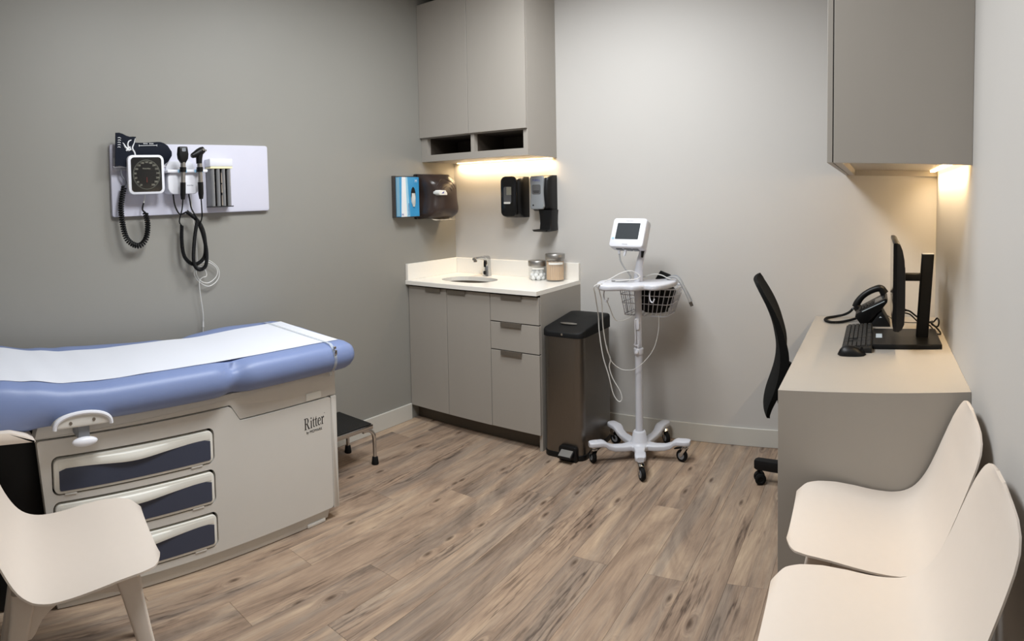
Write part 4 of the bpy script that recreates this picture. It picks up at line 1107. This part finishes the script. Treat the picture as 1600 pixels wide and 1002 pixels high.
# legs with casters
def arm(mbx):
    secs = []
    for d, w, z0, z1, in ((.045, .034, .054, .084), (.10, .0265, .052, .082), (.16, .0235, .058, .087), (.195, .0240, .070, .098), (.215, .0275, .087, .113), (.232, .0285, .093, .119), (.282, .0285, .094, .120), (.300, .026, .094, .120), (.311, .017, .095, .119)):
        secs.append([(d * .9, p[0], p[1]) for p in rrect(-w, z0, w, z1, .007, 3)])
    return mbx.rings(secs)
for k_ in range(5):
    a = math.radians(-67 + 72 * k_)
    Mx = Matrix.Translation((PXC, PYC, 0)) @ Matrix.Rotation(a, 4, 'Z')
    lg = part('base_leg', arm(MB()).move(Mx), M['stand'], vs, ang=40)
    ca = [math.radians(v) for v in (200, -20, 60, 20, 100)][k_]
    Cx = Mx @ Matrix.Translation((.252, 0, 0)) @ Matrix.Rotation(ca, 4, 'Z')
    m = MB().lathe([(0, .0935), (.013, .0935), (.014, .086), (.010, .080), (0, .080)], (0, 0, 0), 14)
    m.rings([[(p[0] * kx + ox, p[1], z) for p in rrect(-.014, -.0165, .014, .0165, .006, 3)] for z, kx, ox in ((.082, 1, 0), (.072, 1.1, -.006))])
    for s in (-1, 1): m.prism([(-.006, .076), (.014, .076), (-.014, .032), (-.026, .030), (-.028, .040)], 'y', s * .0125, s * .0150)
    part('caster_fork', m.move(Cx), M['chrome'], lg, 'chrome caster fork')
    part('wheel', MB().lathe([(0, -.0105), (.022, -.0105), (.030, -.010), (.0325, -.006), (.0325, .006), (.030, .010), (.022, .0105), (0, .0105)], (-.020, 0, .0332), 24, 'y').move(Cx), M['rubber'], lg, 'black rubber wheel')
    part('wheel_hub', MB().lathe([(0, -.0117), (.018, -.0117), (.019, -.0106), (.019, .0106), (.018, .0117), (0, .0117)], (-.020, 0, .0332), 18, 'y').move(Cx), M['grey_plastic'], lg, 'grey wheel hub')
    if k_ in (1, 3): part('brake_lever', MB().prism([(-.062, .060), (-.030, .070), (-.004, .074), (-.004, .080), (-.034, .077), (-.064, .066)], 'y', -.012, .012, bev=.002).move(Cx), M['black'], lg, 'black brake lever')
# the monitor on top
MT = Matrix.Translation((1.452, -.347, 1.205)) @ Matrix.Rotation(math.radians(-4), 4, 'Z') @ Matrix.Rotation(math.radians(-25), 4, 'X')
vm = thing('vital_signs_monitor', 'white vital signs monitor with a grey screen on top of the rolling stand', 'monitor', (1.452, -.347, 1.205))
R = []
for y, k in ((-.030, .93), (-.034, .90)): pass
R = [[(p[0] * kx, y, p[1] * kz) for p in rrect(-.098, -.082, .098, .082, .016, 5)] for y, kx, kz in ((-.036, .955, .945), (-.033, .99, .985), (-.026, 1, 1), (.012, 1, 1), (.026, .97, .95), (.036, .86, .80), (.039, .7, .6))]
part('housing', MB().rings(R).move(MT), M['white'], vm, ang=50)
part('screen', MB().prism(rrect(-.068, -.038, .066, .053, .004), 'y', -.0372, -.0350).move(MT), M['screen'], vm, 'dark grey screen', smooth=False)
part('power_button', MB().lathe([(0, -.0378), (.006, -.0378), (.007, -.0350), (0, -.0350)], (-.080, 0, -.034), 14, 'y').move(MT), M['blue_clip'], vm, 'small pale blue button')
gl = mat('grey_lettering', (150, 150, 158), .6)
part('lettering', MB().text('WelchAllyn', .010, MT @ MYN(.0, -.0364, .0655)), gl, vm, 'small grey lettering', smooth=False)
part('lettering', MB().text('WelchAllyn', .007, MT @ MYN(-.004, -.0364, -.066)), gl, vm, 'small grey lettering', smooth=False)
for x, w in ((-.045, .018), (-.005, .012), (.018, .010), (.05, .016)): part('port', MB().box(x - w, -.016, -.087, x + w, .012, -.0805, bev=.002).move(MT), M['grey_plastic'], vm, 'grey cable port')
part('hose_plug', MB().tube([MT @ Vector((-.008, -.004, -.085)), MT @ Vector((-.010, -.004, -.108)), MT @ Vector((-.012, -.002, -.121))], [.008, .007, .003], 10), M['stand'], vm)
# cables and what lies in the basket
sc1 = thing('sensor_cable', 'grey sensor cable dropping from the monitor to the tray of the rolling stand', 'cable', (1.42, -.38, .96))
p0 = MT @ Vector((-.048, -.004, -.088))
part('plug', MB().tube([p0, p0 + Vector((.002, -.002, -.020))], [.008, .0065], 10), M['stand'], sc1)
part('cord', MB().tube([p0 + Vector((.002, -.002, -.018)), (1.412, -.388, 1.07), (1.432, -.385, 1.035), (1.455, -.380, 1.005), (1.462, -.374, .985), (1.448, -.380, .968), (1.40, -.385, .9635), (1.36, -.392, .9632)], .0046, 8, sm=5), M['cable_g'], sc1)
sc2 = thing('sensor_cable', 'white sensor cable looped around the neck and over the tray of the rolling stand', 'cable', (1.42, -.36, .96))
part('cord', MB().tube([(1.330, -.420, .9605), (1.365, -.405, .978), (1.41, -.392, 1.004), (1.455, -.385, 1.018), (1.478, -.364, 1.012), (1.505, -.352, .988), (1.490, -.372, .975), (1.44, -.392, .970), (1.385, -.400, .9635)], .0030, 7, sm=5), M['cable_w'], sc2)
sc3 = thing('sensor_cable', 'white sensor cable hanging in a long loop down to the left of the stand pole', 'cable', (1.34, -.48, .45))
part('cord', MB().tube([(1.352, -.492, .9605), (1.325, -.530, .950), (1.318, -.505, .90), (1.298, -.430, .78), (1.298, -.420, .687), (1.318, -.42, .560), (1.345, -.41, .46), (1.366, -.40, .36), (1.392, -.39, .318), (1.410, -.385, .330), (1.400, -.385, .372), (1.362, -.395, .44), (1.345, -.40, .50), (1.352, -.40, .545), (1.336, -.41, .60), (1.325, -.43, .72), (1.338, -.47, .86), (1.342, -.512, .94), (1.352, -.520, .9605)], .0030, 7, sm=5), M['cable_w'], sc3)
sc4 = thing('sensor_cable', 'thin white cable hanging in a wide arc from the basket across the pole', 'cable', (1.48, -.37, .6))
part('cord', MB().tube([(1.342, -.425, .62), (1.356, -.40, .535), (1.40, -.38, .492), (1.44, -.372, .487), (1.483, -.370, .498), (1.535, -.35, .545), (1.575, -.33, .61), (1.592, -.31, .70), (1.588, -.295, .775)], .0022, 6, sm=5), M['cable_w'], sc4)
sc5 = thing('sensor_cable', 'short white cable looped from the tray hook to under the basket', 'cable', (1.4, -.4, .77))
part('cord', MB().tube([(1.372, -.484, .875), (1.374, -.45, .83), (1.378, -.42, .782), (1.388, -.40, .755), (1.412, -.39, .752), (1.446, -.38, .764), (1.466, -.365, .778)], .0026, 6, sm=5), M['cable_w'], sc5)
sc6 = thing('sensor_cable', 'white cable arching over the tray above the basket', 'cable', (1.55, -.25, .98))
part('cord', MB().tube([(1.455, -.270, .9600), (1.495, -.27, .974), (1.548, -.262, .990), (1.590, -.25, .985), (1.622, -.24, .968), (1.645, -.23, .961)], .0030, 7, sm=5), M['cable_w'], sc6)
hz = thing('cuff_hose', 'grey hose with a dark tip drooping over the edge of the stand tray', 'hose', (1.70, -.25, .9))
part('hose', MB().tube([(1.610, -.215, .963), (1.645, -.23, .974), (1.675, -.245, .972), (1.700, -.255, .950), (1.724, -.26, .912), (1.744, -.262, .872), (1.756, -.262, .845)], .0075, 10, sm=5), M['cable_g'], hz)
part('hose', MB().tube([(1.60, -.200, .963), (1.655, -.215, .980), (1.690, -.240, .966), (1.716, -.250, .928), (1.742, -.256, .888), (1.760, -.258, .852)], .0055, 8, sm=5), M['grey_plastic'], hz, 'darker second hose')
part('tip', MB().tube([(1.754, -.261, .850), (1.764, -.262, .828)], [.0095, .0085], 10), M['brown'], hz, 'dark connector tip')
rr = random.Random(5)
cb = thing('cuff_bundle', 'crumpled black cuff bundled in the wire basket of the stand', 'cuff', (1.53, -.19, .785))
b = bmesh.new(); bmesh.ops.create_icosphere(b, subdivisions=4, radius=1)
for v in b.verts:
    n_ = noise.noise(v.co * 2.1) * .28 + noise.noise(v.co * 5) * .09
    q = v.co * (1 + n_)
    v.co = Vector((1.532 + max(-.108, min(.100, .112 * q.x)), -.187 + max(-.078, min(.070, .080 * q.y)), .855 + max(-.080, min(.070, .092 * q.z))))
mb = MB(); mb._merge(b)
part('bundle', mb, M['rubber'], cb, ang=60)
part('flap', MB().prism([(1.50, .925), (1.545, .995), (1.60, .975), (1.625, .95), (1.60, .92)], 'y', -.150, -.130, bev=.004), M['rubber'], cb)
# ----------------------------------------------------------------- desk things
T = DH + .0006
mo = thing('desktop_monitor', 'black desktop monitor on a column stand turned side-on on the desk', 'monitor', (2.86, -.57, T))
part('stand_base', MB().prism(rrect(2.705, -.735, 3.006, -.408, .006), 'z', T, T + .019, bev=.002), M['black_matte'], mo)
part('base_top', MB().prism(rrect(2.708, -.732, 3.003, -.411, .005), 'z', T + .0191, T + .0205), M['black'], mo, smooth=False)
part('sticker', MB().prism([(2.720, -.605), (2.748, -.605), (2.748, -.525), (2.720, -.525)], 'z', T + .0206, T + .0212), M['sticker'], mo, 'silver square sticker', smooth=False)
part('column', MB().rings([[(2.930 + .022 * t + p[0], -.565 + p[1], T + .0206 + .375 * t) for p in rrect(-.027, -.030, .027, .030, .006, 3)] for t in (0, .5, 1)]), M['black_matte'], mo)
part('column_cap', MB().prism(rrect(2.952 - .027, -.595, 2.952 + .027, -.535, .006), 'z', T + .3958, T + .3985, bev=.001), M['grey_plastic'], mo, 'grey column cap')
part('arm', MB().box(2.846, -.590, 1.030, 2.930, -.540, 1.062, bev=.004), M['black_matte'], mo)
part('mount_plate', MB().box(2.838, -.62, .990, 2.848, -.51, 1.095, bev=.003), M['black_matte'], mo)
mY0, mY1, mZ0, mZ1 = -.835, -.300, .852, 1.219
side = [(2.790, mZ0 + .004), (2.796, mZ0), (2.812, mZ0 - .002), (2.826, mZ0 + .008), (2.836, mZ0 + .03), (2.839, mZ0 + .10), (2.839, mZ1 - .14), (2.834, mZ1 - .07), (2.826, mZ1 - .03), (2.816, mZ1 - .006), (2.806, mZ1), (2.792, mZ1), (2.790, mZ1 - .003)]
part('housing', MB().prism([(x, z) for x, z in side], 'y', mY0, mY1, bev=.003), M['black'], mo, ang=40)
part('bezel_edge', MB().box(2.7895, mY0 - .0012, mZ0 + .004, 2.803, mY0 - .0002, mZ1 - .002), M['black_gloss'], mo, smooth=False)
part('screen', MB().box(2.7880, mY0 + .008, mZ0 + .018, 2.7897, mY1 - .008, mZ1 - .008), M['mon_screen'], mo, 'glossy dark screen', smooth=False)
kb = thing('keyboard', 'black full-size keyboard lying in front of the monitor base', 'keyboard', (2.645, -.545, T))
KX0, KX1, KY0, KY1 = 2.575, 2.703, -.800, -.300
part('shell', MB().prism([(KX0, T), (KX1 , T), (KX1, T + .020), (KX1 - .01, T + .021), (KX0, T + .010)], 'y', KY0, KY1, bev=.002), M['key_body'], kb)
kd = {}
def key(x0, x1, y0, y1):
    w, h = round(x1 - x0, 4), round(y1 - y0, 4)
    if (w, h) not in kd:
        kd[(w, h)] = MB().rings([[(p[0], p[1], z) for p in rrect(-w / 2 + o, -h / 2 + o, w / 2 - o, h / 2 - o, .0018, 1)] for z, o in ((0, .0006), (.004, .0010), (.0062, .0022))]).mesh('key', M['key'])
    xc = (x0 + x1) / 2
    o = bpy.data.objects.new('key', kd[(w, h)]); COL.objects.link(o); o.parent = kb
    zt = T + .010 + .011 * (xc - KX0) / (KX1 - KX0) + .0006
    o.location = (xc - 2.645, (y0 + y1) / 2 + .545, zt - T); o.rotation_euler = (0, -math.atan(.011 / .118), 0)
P_ = .0192
for r in range(6):
    x0 = KX0 + .006 + r * P_ + (.004 if r == 5 else 0); x1 = x0 + P_
    yy = KY1 - .006
    if r == 0: ws = [1.25, 1.25, 1.25, 6.25, 1.25, 1.25, 1.25, 1.25]
    elif r == 1: ws = [2.25] + [1] * 10 + [2.75]
    elif r == 2: ws = [1.75] + [1] * 11 + [2.25]
    elif r == 3: ws = [1.5] + [1] * 12 + [1.5]
    elif r == 4: ws = [1] * 13 + [2]
    else: ws = [1] + [-1] + [1] * 4 + [-.5] + [1] * 4 + [-.5] + [1] * 4
    for w in ws:
        a = abs(w) * P_ * 1.06
        if w > 0: key(x0, x1, yy - a, yy)
        yy -= a
    ny = KY1 - .006 - 15 * P_ * 1.06 - .006
    cols = {0: 3, 1: [1], 2: [], 3: 3, 4: 3, 5: 3}[r]
    for c in (range(3) if cols == 3 else cols): key(x0, x1, ny - (c + 1) * P_, ny - c * P_)
    ny -= 3 * P_ + .006
    for c in range(4 if r < 5 else 4): key(x0, x1, ny - (c + 1) * P_, ny - c * P_)
mu = thing('mouse', 'black computer mouse beside the near end of the keyboard', 'mouse', (2.622, -.828, T))
rows = []
for i in range(13):
    t = i / 12; x = 2.562 + .118 * t
    w = .032 * (1 - abs(2 * t - 1) ** 3.2) ** .5 + .0005; h = .036 * (math.sin(PI * min(1, t * .75 + .22)) ** .8) * (1 - abs(2 * t - 1) ** 6) + .004
    rows.append([(x, -.832 + w * math.cos(a), T + max(0, h * math.sin(a))) for a in [PI * j / 12 for j in range(13)]] + [(x, -.832 - w * .5, T), (x, -.832 + w * .5, T)])
part('shell', MB().rings(rows), M['black'], mu, ang=50)
part('wheel', MB().lathe([(0, -.003), (.006, -.003), (.006, .003), (0, .003)], (2.662, -.832, T + .0275), 12, 'y'), M['rubber'], mu)
# phone
ph = thing('desk_phone', 'black office desk phone tilted on its foot in the back corner of the desk', 'phone', (2.71, -.17, T))
PY0, PY1 = -.275, -.075
fx0, fz0, fx1, fz1 = 2.614, T + .030, 2.776, .894
body = [(2.642, T + .012), (fx0, fz0 + .018), (fx0 + .006, fz0 + .034), (fx1 - .010, fz1 + .004), (fx1 + .002, fz1 - .002), (fx1, fz1 - .016), (2.752, .846), (2.700, .800), (2.672, T + .010)]
part('body', MB().prism(body, 'y', PY0, PY1, bev=.004), M['black'], ph, ang=40)
part('foot', MB().prism([(2.662, T), (2.792, T), (2.792, T + .006), (2.750, .832), (2.735, .822), (2.700, T + .02), (2.662, T + .01)], 'y', PY0 + .003, PY1 - .02, bev=.003), M['black_matte'], ph)
d = (Vector((fx1, 0, fz1)) - Vector((fx0 + .006, 0, fz0 + .034))); d.normalize()
nrm = Vector((-d.z, 0, d.x))
def fp(u, y, h=0.): v = Vector((fx0 + .006, y, fz0 + .034)) + d * u + nrm * h; return tuple(v)
L_ = (Vector((fx1, 0, fz1)) - Vector((fx0 + .006, 0, fz0 + .034))).length
def onface(mb, u0, u1, y0, y1, h0, h1):
    ring = [[fp(u0, y0, h), fp(u1, y0, h), fp(u1, y1, h), fp(u0, y1, h)] for h in (h0, h1)]
    return mb.rings(ring)
part('display', onface(MB(), L_ * .62, L_ * .92, PY0 + .02, PY1 - .075, .0045, .0075), M['screen'], ph, 'grey display', smooth=False)
mb = MB()
for i in range(5):
    for j in range(4): onface(mb, L_ * .10 + i * .017, L_ * .10 + i * .017 + .011, PY0 + .025 + j * .022, PY0 + .040 + j * .022, .0035, .0085)
part('keypad', mb, M['key'], ph, 'rows of dark keys', smooth=False)
part('trim_line', onface(MB(), L_ * .18, L_ * .90, PY0 - .0012, PY0 + .0025, -.004, -.0005), M['sticker'], ph, 'silver trim line along the side', smooth=False)
part('side_badge', MB().prism([(2.735, T + .045), (2.742, T + .053), (2.750, T + .046)], 'y', PY0 + .0015, PY0 + .0028), M['sticker'], ph, smooth=False)
part('hook_light', onface(MB(), L_ * .80, L_ * .85, PY0 + .008, PY0 + .022, .0035, .0065), M['sticker'], ph, 'silver key', smooth=False)
pts = [(2.612, -.115, .826), (2.622, -.115, .850), (2.645, -.115, .880), (2.675, -.115, .903), (2.710, -.115, .920), (2.738, -.115, .926), (2.754, -.115, .918)]
hs = part('handset', MB().tube(pts, [.020, .019, .0165, .0165, .017, .019, .020], 14, sm=4), M['black'], ph, 'curved black handset')
part('mouthpiece', MB().tube([(2.612, -.115, .832), (2.632, -.115, .812)], [.021, .023], 14), M['black'], hs)
part('earpiece', MB().tube([(2.748, -.115, .924), (2.764, -.115, .898)], [.020, .023], 14), M['black'], hs)
pts = [(2.598, -.105, .815), (2.578, -.075, .790), (2.545, -.050, .770), (2.500, -.065, T + .008), (2.462, -.105, T + .008), (2.455, -.165, T + .008), (2.490, -.215, T + .008), (2.540, -.205, T + .008), (2.585, -.160, T + .009), (2.622, -.125, T + .014), (2.640, -.115, T + .020)]
pc = part('handset_cord', MB().coil(pts, .0045, .0030, 95, per=7), M['black_matte'], ph, 'black handset cord lying in a loop')
part('plug', MB().tube([(2.604, -.112, .820), (2.588, -.088, .802)], .006, 8), M['clear'], pc, 'clear plug')
# cables behind the monitor
kc = thing('monitor_cable', 'black cable with a round plug looping out from behind the monitor column', 'cable', (2.93, -.40, T))
part('cord', MB().tube([(2.845, -.44, .872), (2.880, -.42, .862), (2.910, -.41, .838), (2.945, -.40, .815), (2.975, -.385, .800), (3.000, -.37, .800), (3.018, -.37, .818), (3.026, -.385, .806), (3.018, -.395, .782), (2.995, -.40, .790), (2.985, -.41, .804), (3.000, -.43, .792), (3.020, -.45, .775), (3.026, -.47, .7622), (3.005, -.47, .7622)], .0042, 7, sm=5), M['black'], kc)
part('plug', MB().tube([(2.845, -.44, .872), (2.862, -.43, .868)], [.008, .006], 10), M['black'], kc)
kc2 = thing('monitor_cable', 'black cable crossing flat from the monitor back to the column', 'cable', (2.89, -.42, .84))
part('cord', MB().tube([(2.845, -.40, .852), (2.880, -.41, .846), (2.905, -.42, .826), (2.935, -.43, .800), (2.975, -.41, .792), (2.99, -.38, .775), (3.0, -.36, .7605)], .0036, 7, sm=5), M['black'], kc2)
kc3 = thing('phone_cable', 'thin dark cable lying on the desk from the phone towards the corner', 'cable', (2.85, -.15, T))
part('cord', MB().tube([(2.780, -.16, .790), (2.815, -.15, .766), (2.86, -.16, T + .002), (2.93, -.175, T + .002), (2.985, -.16, T + .002), (3.02, -.13, T + .002)], .0018, 6, sm=5), M['black'], kc3)

# ----------------------------------------------------------------- office chair pulled up to the desk
oc = thing('office_chair', 'black mesh office chair with its back turned sideways, half hidden by the desk', 'office chair', (2.50, -.58, 0))
OYC, OH = -.625, .215
prof = [(2.262, .455), (2.258, .475), (2.266, .515), (2.286, .570), (2.303, .625), (2.314, .685), (2.316, .745), (2.308, .805), (2.294, .865), (2.271, .925), (2.244, .978), (2.224, 1.015), (2.213, 1.036)]
pr = smooth_path([(x, 0, z) for x, z in prof], 3)
rows = []; n_ = len(pr)
for i, p in enumerate(pr):
    t = i / (n_ - 1); wv = OH * (1 - max(0, t - .80) ** 2 * 4.5) * (.80 + .20 * sm(0, .3, t))
    if i == 0: wv *= .86
    rows.append([(p.x - .016 * (1 - abs(s) ** 2.2) - .172 * (OYC + wv * s + .8), OYC + wv * s, p.z) for s in [-1 + 2 * j / 14 for j in range(15)]])
def th(i, j):
    t = i / (n_ - 1); w = .016 + .022 * math.sin(PI * min(1, t * 1.05)) + .012 * math.exp(-((t - .42) / .16) ** 2)
    e = 1 - abs(-1 + 2 * j / 14) ** 6 * .25
    return Vector((w * e, 0, .004 * (1 if t > .9 else 0)))
part('backrest', MB().grid(rows, th), M['mesh'], oc, ang=60)
part('seat', MB().prism(rrect(2.325, -.825, 2.735, -.385, .09, 8), 'z', .425, .490, bev=.022, seg=3), M['mesh'], oc)
part('back_bracket', MB().tube([(2.325, OYC, .66), (2.292, OYC, .53), (2.318, OYC, .435), (2.42, OYC, .405), (2.52, OYC, .408)], .019, 10, sm=4), M['black_matte'], oc)
part('gas_column', MB().lathe([(0, .10), (.030, .10), (.030, .25), (.018, .255), (.018, .40), (.06, .404), (.06, .4245), (0, .4245)], (2.53, -.50, 0), 18), M['black_matte'], oc)
part('hub', MB().lathe([(0, .062), (.05, .062), (.05, .128), (.032, .134), (0, .134)], (2.53, -.50, 0), 20), M['black_matte'], oc)
for k_ in range(5):
    a = math.radians(171 + 72 * k_); Mx = Matrix.Translation((2.53, -.50, 0)) @ Matrix.Rotation(a, 4, 'Z')
    lg = part('base_leg', MB().rings([[(dd_, p[0], p[1]) for p in rrect(-w, z0, w, z1, .006, 2)] for dd_, w, z0, z1 in ((.03, .026, .072, .124), (.20, .024, .072, .124), (.385, .021, .074, .123), (.397, .016, .078, .119))]).move(Mx), M['black_matte'], oc)
    Cx = Mx @ Matrix.Translation((.378, 0, 0)) @ Matrix.Rotation(math.radians((30, -60, 130, 180, 230)[k_]), 4, 'Z')
    part('caster_fork', MB().lathe([(0, .074), (.008, .074), (.008, .05), (0, .05)], (0, 0, 0), 10).prism([(-.024, .030), (-.020, .052), (.0, .060), (.018, .052), (.018, .044), (-.004, .034)], 'y', -.010, .010, bev=.002).move(Cx), M['black_matte'], lg)
    for s in (-1, 1):
        part('wheel', MB().lathe([(0, s * .011), (.022, s * .011), (.0275, s * .014), (.0275, s * .024), (.022, s * .028), (.014, s * .0285), (.012, s * .026), (0, s * .026)], (-.006, 0, .0282), 20, 'y').move(Cx), M['rubber'], lg)

# ----------------------------------------------------------------- three beige shell chairs
CP = [(.0064, .454), (.0188, .4543), (.0357, .4545), (.0704, .4527), (.1264, .4457), (.1904, .4339), (.2539, .4228), (.3137, .4173), (.3593, .4224), (.3979, .443), (.4325, .4855), (.4601, .5411), (.4819, .5998), (.4984, .6473), (.5084, .6872), (.516, .7175), (.5211, .7412), (.5256, .7593), (.5283, .7736), (.5294, .7856)]
CW = [.1359, .1714, .1983, .2145, .224, .2295, .2309, .2338, .2336, .2285, .2195, .2141, .2125, .2091, .2033, .1901, .1680, .1370, .0930, .0400]
CR = [.0094, .0079, .0097, .0111, .0126, .0108, .0069, .0033, .0031, .005, .0073, .0068, .0032, -.0003, -.0070, -.0120, -.0140, -.0120, -.0070, -.0020]   # edge lift along the profile normal
def chair(loc, rz, label):
    c = thing('shell_chair', label, 'chair', loc, 'beige shell chairs', rz)
    P3 = smooth_path([(0, p[0], p[1]) for p in CP], 3); n = len(P3)
    def pick(tab, i):
        t = i / (n - 1) * (len(tab) - 1); a = int(min(t, len(tab) - 2)); return tab[a] + (tab[a + 1] - tab[a]) * (t - a)
    rows, nr = [], []
    for i, p in enumerate(P3):
        a, q = P3[max(0, i - 1)], P3[min(n - 1, i + 1)]
        t = (q - a).normalized(); nv = Vector((0, -t.z, t.y))
        if nv.z < 0 and nv.y > 0: nv = -nv
        w, l = pick(CW, i), pick(CR, i)
        # local: +Y is forward, so depth d from the front edge sits at y = .22 - d
        r = []
        for j in range(21):
            s = -1 + j / 10
            q3 = Vector((w * s, .22 - p.y, p.z)) + Vector((0, -nv.y, nv.z)) * (l * abs(s) ** 3)
            r.append(tuple(q3))
        rows.append(r); nr.append(Vector((0, -nv.y, nv.z)))
    def th(i, j):
        s = abs(-1 + j / 10); return nr[i] * (-.010 * (1 - .45 * s ** 8))
    part('shell', MB().grid(rows, th), M['chair'], c, ang=50, local=True)
    # four splayed legs growing out of an arched frame under the seat
    for s in (-1, 1):
        for fy, tp in ((1, (.115, .215)), (-1, (-.160, -.240))):
            y0, y1 = tp
            secs = []
            for t, wx, wy in ((0, .020, .036), (.12, .0185, .030), (.35, .0165, .025), (.7, .0140, .0205), (1, .0115, .0165)):
                zt = .432 if fy > 0 else .404; x = s * (.150 + .058 * t); y = y0 + (y1 - y0) * t; z = zt - (zt - .0005) * t
                secs.append([(x + q[0], y + q[1], z) for q in rrect(-wx, -wy, wx, wy, .009, 3)])
            part('leg', MB().rings(secs), M['chair'], c, ang=50, local=True)
    for s in (-1, 1):
        # side rail that swells into the legs
        out = [(.150, .428), (.150, .380), (.105, .388), (.04, .392), (-.03, .388), (-.075, .372), (-.115, .335), (-.145, .285), (-.192, .285), (-.182, .35), (-.168, .402), (-.05, .405), (.05, .418)]
        p3 = [(q.y, q.z) for q in smooth_path([(0, a, b_) for a, b_ in out], 3)]
        part('side_rail', MB().prism(p3, 'x', s * .152 - .014, s * .152 + .014, bev=.004), M['chair'], c, ang=50, local=True)
    for y0, zt in ((.085, .432), (-.155, .404)): part('cross_rail', MB().box(-.138, y0, zt - .026, .138, y0 + .055, zt, bev=.006), M['chair'], c, local=True)
    return c
c0 = chair((2.688, -1.567, 0), math.radians(91.5), 'beige plastic shell chair beside the desk end panel')
dup(c0, (2.685, -2.038, 0), math.radians(91.6), 'beige plastic shell chair nearest the camera in front of the right wall')
dup(c0, (.991, -2.904, 0), math.radians(-10.9), 'beige plastic shell chair in front of the exam table drawers')
